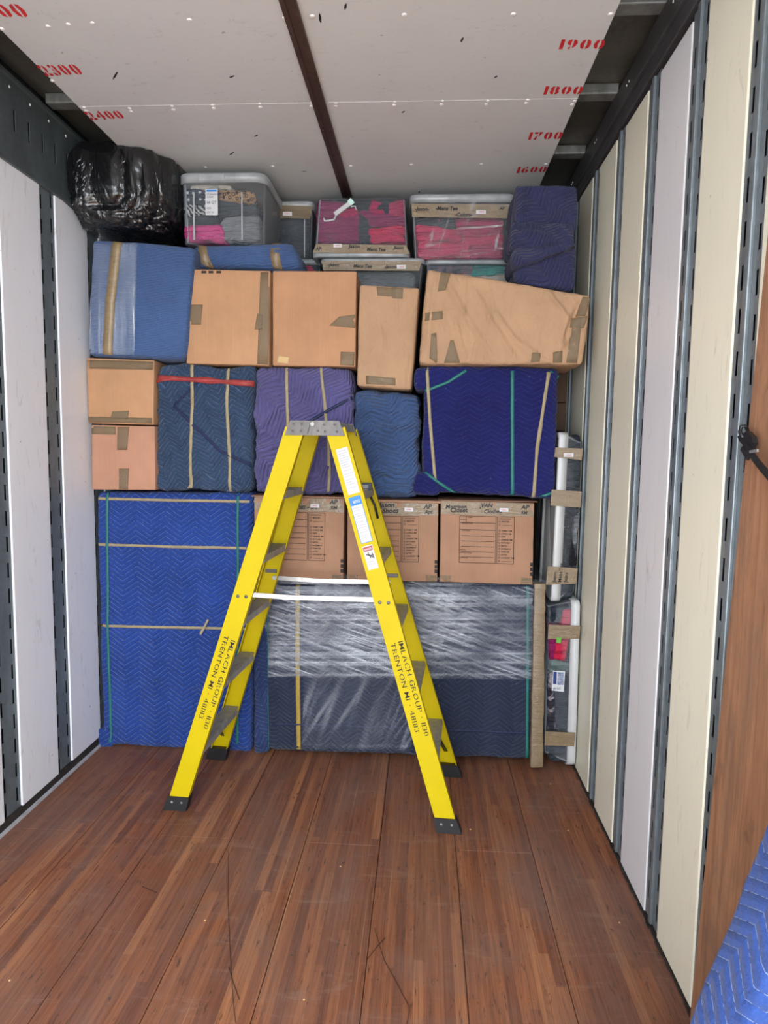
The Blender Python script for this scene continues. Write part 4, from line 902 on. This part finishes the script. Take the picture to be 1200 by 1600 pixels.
# upright pink tote
t, T = tote_px((641, 304, 799, 404), 3.550, .42, 'upright clear tote of hot pink clothes under taped brown lid band', lidh=.03, taper=.04)
strip(t, [(644, 339), (792, 341), (797, 319), (643, 318)], 3.535, MT['tape']); small_label(t, 744, 328, 759, 334, 3.532)
scrawl(t, [('-Jason-', 648, 329, .024), ('-Mens Tee', 680, 328, .024), ('-Colors-', 710, 338, .024), ('AP', 780, 328, .02)], 3.532)
strip(t, [(655, 402), (790, 403), (795, 308), (700, 306)], 3.533, MT['film_t'], 'stretch_film', n=16)
gq = [('char', [(650, 352), (712, 360), (712, 338), (650, 338)], 'charcoal cloth top left in the upright pink tote'), ('red_c', [(676, 346), (706, 356), (702, 340), (672, 340)], 'coral red cloth tongue top left in the upright pink tote'), ('magenta', [(708, 366), (788, 366), (790, 340), (712, 340)], 'magenta garment top right in the upright pink tote'),
      ('pink', [(650, 376), (722, 376), (716, 356), (650, 348)], 'hot pink garment on the left in the upright tote'), ('pink', [(718, 382), (788, 382), (788, 362), (718, 364)], 'hot pink garment on the right in the upright tote'), ('pink', [(652, 402), (735, 402), (735, 376), (652, 376)], 'hot pink garment at bottom left in the upright tote'), ('magenta', [(733, 402), (786, 402), (787, 380), (733, 380)], 'magenta garment at bottom right in the upright tote')]
for i, (mt_, px, lb) in enumerate(gq): garment('folded_garment', px, 3.585+.004*(i % 3), .3, mt_, lb, seed=40+i)
garment('folded_cloth', rect(655, 336, 786, 402), 3.61, .3, 'plum', 'plum cloth behind the hot pink garments in the upright tote', amp=.006, seed=71)
# lower row of totes
t, T = tote_px((502, 404, 660, 500), 3.560, .42, 'grey tote with taped lid, beneath the upside-down pink tote', lidh=.014, taper=.05)
strip(t, [(505, 422), (655, 423), (659, 408), (503, 408)], 3.545, MT['tape']); small_label(t, 620, 414, 634, 420, 3.542)
scrawl(t, [('-Jason', 512, 416, .022), ('Mens Tee', 552, 418, .022), ('-Jason-', 600, 419, .022)], 3.542)
garment('folded_cloth', rect(512, 424, 648, 495), 3.580, .3, 'dgrey', 'grey cloth inside the tote beneath the upside-down one', amp=.004)
t, T = tote_px((664, 406, 800, 500), 3.600, .42, 'clear tote of patterned clothes beneath the upright pink tote', lidh=.012, taper=.03)
garment('folded_cloth', rect(668, 409, 708, 440), 3.630, .3, 'floral', 'grey floral cloth on the left in the tote beneath the pink one', seed=3)
garment('folded_cloth', [(706, 440), (745, 440), (742, 410), (706, 410)], 3.625, .3, 'floral', 'floral cloth with rosy patch in the tote beneath the pink one', seed=9)
garment('folded_cloth', [(735, 432), (798, 436), (798, 414), (742, 412)], 3.615, .25, 'tealc', 'teal cloth in the tote beneath the pink one', seed=5)
garment('folded_cloth', [(690, 450), (798, 450), (798, 430), (700, 425)], 3.610, .25, 'cream', 'cream cloth low in the tote beneath the pink one', seed=6)
t, T = tote_px((452, 405, 500, 480), 3.690, .35, 'dark blue tote with one pink patch behind the two square tan boxes', lidh=.02, taper=.02)
garment('folded_cloth', rect(456, 412, 498, 476), 3.710, .26, 'char', 'dark cloth filling the dark blue tote behind the tan boxes', amp=.003)
garment('folded_cloth', [(470, 424), (494, 424), (485, 414), (476, 411)], 3.698, .05, 'pink', 'pink cloth corner in the dark blue tote', r=.01, amp=.003)

# tall totes standing on end by the right wall
t, T = tote(P(911, 673, 3.26)+Vector((.0, 0, 0)), (-.02, 0, 1), (-1, 0, .02), (0, 1, 0), .0001+.0, .1, .1, 'x', MT['tote'], MT['lid']) if False else (None, None)
def end_tote(outer, lidpx, flipx, Y, d, label, d2):
    """outer: centre-line pixels bottom & top of the lid edge; tote lies on its end with the lid upright"""
    a, b = P(*lidpx[0], Y), P(*lidpx[1], Y)          # bottom and top of the lid's outside
    up = (b-a); L = up.length; up.normalize(); side = Vector((up.z, 0, -up.x))*(1 if flipx else -1)   # from lid towards the tub bottom
    org = a+side*d2
    return tote(org, up, -side, (0, 1, 0), L, d2, d, label, MT['tote'], MT['whiteplastic'], taper=.04, lidh=.03, over=.004)
t1, T1 = end_tote(None, ((861, 940), (874, 676)), True, 3.24, .36, 'tall clear tote on end, white lid at its left, upper of two', .118)
for c in ([(866, 714), (909, 719), (911, 701), (868, 699)], [(860, 790), (907, 793), (909, 768), (862, 765)], [(853, 914), (900, 912), (903, 888), (856, 885)]): strip(t1, c, 3.228, MT['tape'])
small_label(t1, 881, 708, 896, 714, 3.225)
for s, x in (('Jason', 868), ('Mens Tee', 877), ('Jeans', 886)):
    m = MB(); text(m, s, P(x, 910, 3.225), (.05, 0, 1), (-1, 0, .05), .024, .01); m.build('marker_writing', MT['marker'], t1)
garment('folded_cloth', rect(880, 722, 908, 764), 3.260, .28, 'dgrey', 'grey cloth between the upper tapes in the upper end-standing tote', amp=.004)
garment('folded_cloth', [(872, 884), (902, 884), (908, 680), (884, 680)], 3.280, .28, 'char', 'charcoal cloth along the upper end-standing tote', amp=.006)
garment('folded_cloth', [(888, 884), (902, 884), (890, 796), (880, 800)], 3.260, .2, 'check', 'black and white spotted cloth in the upper end-standing tote', r=.01, amp=.006)
garment('folded_cloth', [(892, 855), (904, 850), (906, 800), (896, 806)], 3.260, .2, 'grey', 'pale grey cloth right of the spotted cloth in the upper end-standing tote', r=.01)
garment('folded_cloth', [(868, 938), (896, 936), (900, 890), (872, 890)], 3.260, .28, 'dgrey', 'grey cloth at the foot of the upper end-standing tote', amp=.004, seed=4)
t2, T2 = end_tote(None, ((899, 1197), (907, 940)), False, 3.22, .36, 'tall clear tote on end, white lid at its right, standing on the floor', .145)
for c in ([(856, 999), (905, 998), (907, 978), (857, 976)], [(851, 1165), (897, 1166), (899, 1145), (852, 1143)]): strip(t2, c, 3.206, MT['tape'])
strip(t2, [(869, 1004), (876, 1005), (877, 997), (870, 996)], 3.203, MT['green'], 'green_sticker', n=2)
l = strip(t2, [(862, 1079), (881, 1081), (883, 1049), (864, 1048)], 3.203, MT['white'], 'photo_label', n=2)
m = MB().box(P(864, 1069, 3.200), P(870, 1050, 3.200)+Vector((0, .0006, 0))); m.build('label_header', flat('navy_print', (30, 50, 110), .5), l)
m = MB().box(P(871, 1070, 3.200), P(881, 1051, 3.200)+Vector((0, .0006, 0))); m.build('label_picture', cloth('photo_print', [(90, 130, 200), (200, 210, 230), (230, 150, 180)], 30, rough=.4), l)
m = MB(); text(m, '66 QT', P(864, 1077, 3.200), (1, 0, 0), (0, 0, 1), .014, .01); m.build('label_print', MT['greyink'], l)
garment('folded_cloth', [(858, 974), (900, 974), (902, 948), (860, 948)], 3.245, .28, 'char', 'charcoal cloth at the top of the lower end-standing tote', amp=.005)
garment('folded_cloth', [(864, 1030), (884, 1034), (900, 952), (880, 952)], 3.235, .26, 'red_c', 'coral red cloth running down the lower end-standing tote', r=.012, amp=.006)
garment('folded_cloth', [(858, 1032), (866, 1032), (872, 976), (859, 976)], 3.240, .2, 'plum', 'muted plum cloth left of the coral cloth in the lower tote', r=.01, amp=.004)
garment('folded_cloth', [(880, 1034), (896, 1036), (900, 998), (890, 1000)], 3.245, .26, 'char', 'charcoal cloth right of the coral cloth in the lower tote', r=.012, amp=.004, seed=2)
garment('folded_cloth', [(858, 1052), (895, 1058), (896, 1036), (860, 1030)], 3.240, .26, 'sage', 'sage green cloth above the picture label in the lower tote', r=.012, amp=.004)
garment('folded_cloth', [(856, 1142), (892, 1144), (896, 1058), (858, 1052)], 3.245, .26, 'char', 'charcoal cloth behind the picture label in the lower tote', amp=.005, seed=6)
garment('folded_cloth', [(855, 1140), (869, 1142), (866, 1052), (857, 1052)], 3.235, .05, 'lettered', 'white lettered cloth down the left side of the lower tote', r=.01, amp=.004)
garment('folded_cloth', [(858, 1190), (893, 1194), (894, 1168), (856, 1166)], 3.245, .28, 'dgrey', 'grey cloth at the foot of the lower end-standing tote', amp=.004, seed=8)

# ------------------------------------------------------------------ step ladder
LC = Vector((-.4475, 2.925, 0)); LA = -math.radians(3.6); ca, sa = math.cos(LA), math.sin(LA)
def L3(x, y, z): return Vector((LC.x+x*ca-y*sa, LC.y+x*sa+y*ca, z))
def LD(x, y, z): return Vector((x*ca-y*sa, x*sa+y*ca, z))
ld = thing('step_ladder', LC, 'yellow double-sided fibreglass step ladder standing open on the wooden floor', 'ladder')
ZT = 1.70; WR = .082
def railc(s, n, z):
    k = z/ZT; return (s*(.6*(1-k)+.078*k), n*(.255*(1-k)+.16*k), z)
rails = {}
for s in (-1, 1):
    for n in (-1, 1):
        a, b = Vector(railc(s, n, .035)), Vector(railc(s, n, ZT-.03)); d = (b-a).normalized(); wv = Vector((1, 0, 0)); wv = (wv-d*wv.dot(d)).normalized(); nv = Vector((0, n, 0)); nv = (nv-d*nv.dot(d)).normalized()
        m = MB()
        def bar(off0, off1, t0, t1):   # cross-section rectangle in (width, outward) coordinates
            ps = []
            for c in (a, b):
                for o_, t_ in ((off0, t0), (off1, t0), (off1, t1), (off0, t1)): q = c+wv*o_+nv*t_; ps.append(L3(*q))
            m.hexa(ps)
        bar(-WR/2, WR/2, -.004, 0); bar(-WR/2, -WR/2+.004, -.03, -.004); bar(WR/2-.004, WR/2, -.03, -.004)
        rl = m.build('rail', MT['yellow'], ld); rails[(s, n)] = rl
        # rubber foot
        f = MB(); ps = []
        for z in (0.0, .062):
            c = Vector(railc(s, n, z)); e = .007 if z else .012
            for o_, t_ in ((-WR/2-e, -.036), (WR/2+e, -.036), (WR/2+e, .006), (-WR/2-e, .006)): ps.append(L3(c.x+o_, c.y+n*t_, z+(.001 if not z else 0)))
        f.hexa(ps); ft = f.build('foot', MT['black'], ld)
        rv = MB()
        for o_ in (-.022, .022):
            c = railc(s, n, .036); rv.dome(L3(c[0]+o_, c[1]+n*.006, .038), LD(0, n, 0), .0055, .003, 10)
        rv.build('rivet', MT['zinc'], ft)
        # two rivets at the spreader and one pair by the cap
        rv = MB()
        for o_ in (-.018, .018):
            c = railc(s, n, .955); rv.dome(L3(c[0]+o_, c[1]+n*.0005, .955), LD(0, n, 0), .008, .003, 12)
        rv.build('rivet', MT['cap'], rl)
for s in (-1, 1):
    for zi, z in enumerate((.285, .575, .855, 1.13, 1.405)):
        a, b = railc(s, -1, z), railc(s, 1, z); y0, y1 = a[1]+.004, b[1]-.004; x = a[0]; hw = WR/2-.004
        m = MB()
        def lb(x0, x1, z0, z1, m=m): m.hexa([L3(x0, y0, z0), L3(x1, y0, z0), L3(x1, y1, z0), L3(x0, y1, z0), L3(x0, y0, z1), L3(x1, y0, z1), L3(x1, y1, z1), L3(x0, y1, z1)])
        lb(x-hw, x+hw, z-.003, z)
        for i in range(9): xx = x-hw+.004+i*(2*hw-.01)/8; lb(xx, xx+.002, z, z+.0022)
        lb(x-hw, x-hw+.003, z-.03, z-.003); lb(x+hw-.003, x+hw, z-.03, z-.003)
        m.build('step', MT['alu'], ld)
        if zi == 0:
            for n in (-1, 1):
                m = MB(); c = railc(s, n, .1); m.bar(L3(x+s*.02, n*.07, z-.012), L3(c[0], c[1]-n*.006, .12), LD(1, 0, 0), .018, .003)
                m.build('knee_brace', MT['blackmetal'], ld)
# top cap: two riveted side plates and the tread between
for n in (-1, 1):
    y = n*.168; zb, zt = 1.645, 1.706; m = MB()
    m.hexa([L3(-.128, y-.003, zb), L3(.128, y-.003, zb), L3(.128, y+.003, zb), L3(-.128, y+.003, zb), L3(-.104, y-.003, zt), L3(.104, y-.003, zt), L3(.104, y+.003, zt), L3(-.104, y+.003, zt)])
    cp = m.build('cap_plate', MT['cap'], ld); m = MB()
    for x, z in ((-.09, 1.69), (-.055, 1.69), (.04, 1.69), (.085, 1.69), (-.095, 1.662), (-.058, 1.662), (.045, 1.662), (.095, 1.662), (.015, 1.664)): m.cyl(L3(x, y+n*.003, z), L3(x, y+n*.005, z), .0075, 12).dome(L3(x, y+n*.005, z), LD(0, n, 0), .0045, .003, 8)
    tag(m.build('rivets', MT['cap'], cp), kind='stuff'); MB().cyl(L3(-.008, y+n*.003, 1.692), L3(-.008, y+n*.009, 1.692), .009, 12).build('bolt', MT['alu'], cp)
    MB().bar(L3(-.03, y+n*.0035, 1.65), L3(-.014, y+n*.0035, 1.703), LD(1, 0, 0), .004, .002).build('cap_seam', MT['blackmetal'], cp)
m = MB(); m.hexa([L3(-.118, -.165, 1.668), L3(.118, -.165, 1.668), L3(.118, .165, 1.668), L3(-.118, .165, 1.668), L3(-.104, -.165, 1.7), L3(.104, -.165, 1.7), L3(.104, .165, 1.7), L3(-.104, .165, 1.7)]); m.build('top_tread', MT['alu'], ld)
m = MB(); m.hexa([L3(.122, .14, 1.65), L3(.128, .14, 1.65), L3(.128, .165, 1.65), L3(.122, .165, 1.65), L3(.105, .14, 1.703), L3(.109, .14, 1.703), L3(.109, .165, 1.703), L3(.105, .165, 1.703)]); m.build('end_bracket', MT['cap'], ld)
def decal_far(name, s, z0, z1, w, mat):
    pass
# spreaders
for n in (-1, 1):
    z = .962; a, b = railc(-1, n, z), railc(1, n, z); y = a[1]-n*.012; m = MB()
    m.bar(L3(a[0]+.02, y, z), L3(-.06, y, z-.006), (0, 0, 1), .02, .003).bar(L3(-.09, y-n*.004, z-.006), L3(b[0]-.02, y-n*.004, z), (0, 0, 1), .02, .003)
    m.cyl(L3(-.075, y-.006, z-.006), L3(-.075, y+.006, z-.006), .008).cyl(L3(a[0]+.025, y-.008, z), L3(a[0]+.025, y+.008, z), .009).cyl(L3(b[0]-.025, y-.008, z), L3(b[0]-.025, y+.008, z), .009)
    m.build('spreader', MT['zinc'], ld)
for s in (-1, 1):
    c = railc(s, 1, .99); MB().bbox(L3(c[0]-.028, c[1]-.012, .965+.02), L3(c[0]+.028, c[1]-.004, 1.003), .001).build('hinge_bracket', MT['cap'], ld)
# strap loop and small labelled box on the far right rail, under the top step
c = railc(1, 1, 1.40); m = MB().bbox(L3(c[0]-.03, c[1]-.05, 1.385), L3(c[0]+.03, c[1]-.02, 1.435), .003); bx = m.build('dark_tag', flat('slate_plastic', (52, 54, 72), .5), ld)
m = MB(); text(m, '▪', L3(c[0]-.015, c[1]-.051, 1.395), LD(1, 0, 0), (0, 0, 1), .03)
for i in range(4): m.bar(L3(c[0]-.012, c[1]-.051, 1.398+i*.008), L3(c[0]+.016, c[1]-.051, 1.398+i*.008), (0, 0, 1), .0035, .0006)
m.build('tag_print', MT['white'], bx)
m = MB(); m.tube([L3(c[0]-.02, c[1]-.035, 1.39), L3(c[0]-.035, c[1]-.03, 1.34), L3(c[0]-.03, c[1]-.02, 1.28)], .004).tube([L3(c[0]+.015, c[1]-.035, 1.39), L3(c[0]+.045, c[1]-.03, 1.33), L3(c[0]+.06, c[1]-.03, 1.27)], .006); m.build('strap_loop', MT['blackmetal'], ld, True)
m = MB().bbox(L3(.1, .11, 1.655), L3(.117, .166, 1.703), .001); 
# print and stickers on the near faces of the near rails
def railframe(s):
    a, b = Vector(railc(s, -1, .05)), Vector(railc(s, -1, ZT-.03)); d = (b-a).normalized(); wv = Vector((1, 0, 0)); wv = (wv-d*wv.dot(d)).normalized()
    def at(z, o_, off=.0012):
        c = Vector(railc(s, -1, z)); q = c+wv*o_+Vector((0, -off, 0)); return L3(*q)
    return at, LD(*d), LD(*wv)
for s, z0 in ((-1, .77), (1, .79)):
    at, d, wv = railframe(s); m = MB()
    text(m, 'IMLACH GROUP · 1130', at(z0, .012), -d, wv, .029, .004, True, .41); text(m, 'TRENTON MI · 48183', at(z0+(.01 if s < 0 else .0), -.022), -d, wv, .029, .004, True, .385)
    m.build('stencil_print', MT['ink'], rails[(s, -1)])
at, d, wv = railframe(1)
def sticker(name, za, zb, o0, o1, mat, lines, hdr=None, parent=rails[(1, -1)], border=None):
    m = MB(); ps = [at(za, o0, .001), at(za, o1, .001), at(zb, o1, .001), at(zb, o0, .001)]; m.hexa([p+LD(0, -.0006, 0) for p in ps]+ps); st_ = m.build(name, mat, parent)
    m = MB(); zz = zb-.012-(.035 if hdr else 0); k = 0
    while zz > za+.01:
        wds = random.choice(('read and follow', 'use on firm level', 'never stand on', 'keep body centred', 'load 300 lb max')); text(m, wds, at(zz, o0+.005, .0018), wv, d, .0075, .0, width=(o1-o0-.01)*random.uniform(.75, 1)); zz -= random.choice((.0095, .0095, .014))
    m.build('sticker_print', MT['greyink'], st_)
    if border:
        m = MB()
        for p, q_ in ((ps[0], ps[1]), (ps[1], ps[2]), (ps[2], ps[3]), (ps[3], ps[0])): m.bar(p+LD(0, -.0012, 0), q_+LD(0, -.0012, 0), (q_-p).cross(Vector((0, 1, 0))), .0025, .0006)
        m.build('sticker_border', MT[border], st_)
    if hdr:
        m = MB(); h = .034; ph_ = [at(zb-h, o0, .0022), at(zb-h, o1, .0022), at(zb, o1, .0022), at(zb, o0, .0022)]; m.hexa([p+LD(0, -.0004, 0) for p in ph_]+ph_); m.build('sticker_header', MT[hdr[0]], st_)
        m = MB(); text(m, hdr[1], at(zb-h+.009, o0+.012, .0034), wv, d, .016, .02, width=.03); m.build('header_text', MT['white'], st_)
    return st_
sticker('sticker', 1.405, 1.592, -.022, .028, MT['white'], 12)
sticker('sticker', 1.205, 1.392, -.024, .024, MT['white'], 12, ('blueink', 'NOTICE'), border='blueink')
st_ = sticker('sticker', 1.095, 1.192, -.026, .018, MT['white'], 5)
m = MB(); ph_ = [at(1.17, -.024, .002), at(1.17, .016, .002), at(1.188, .016, .002), at(1.188, -.024, .002)]; m.hexa([p+LD(0, -.0004, 0) for p in ph_]+ph_); m.build('warning_header', flat('dark_red_print', (150, 60, 60), .5), st_)
m = MB(); text(m, 'DANGER', at(1.174, -.02, .0032), wv, d, .012, .01, width=.032); m.build('header_text', MT['white'], st_)
m = MB(); m.bar(at(1.16, -.018, .003), at(1.142, .008, .003), wv, .004, .0006).bar(at(1.165, -.008, .003), at(1.14, -.002, .003), wv, .003, .0006).bar(at(1.16, .008, .003), at(1.135, .012, .003), wv, .003, .0006).bar(at(1.15, -.006, .003), at(1.15, .012, .003), d, .003, .0006); m.build('warning_figure', MT['ink'], st_)
# label on the far end of the cap
m = MB().bbox(L3(.088, .155, 1.662), L3(.118, .163, 1.7), .001)

GR = {'wrapped furniture': 'blanket-wrapped furniture in the load', 'storage box': 'clear storage totes in the load', 'clothes': 'clothes packed inside the storage totes', 'box': 'cardboard boxes in the load', 'parcel': 'kraft paper parcels in the load'}
for o in bpy.data.objects:
    if o.parent is None and o.get('category') in GR and not o.get('group'): o['group'] = GR[o['category']]
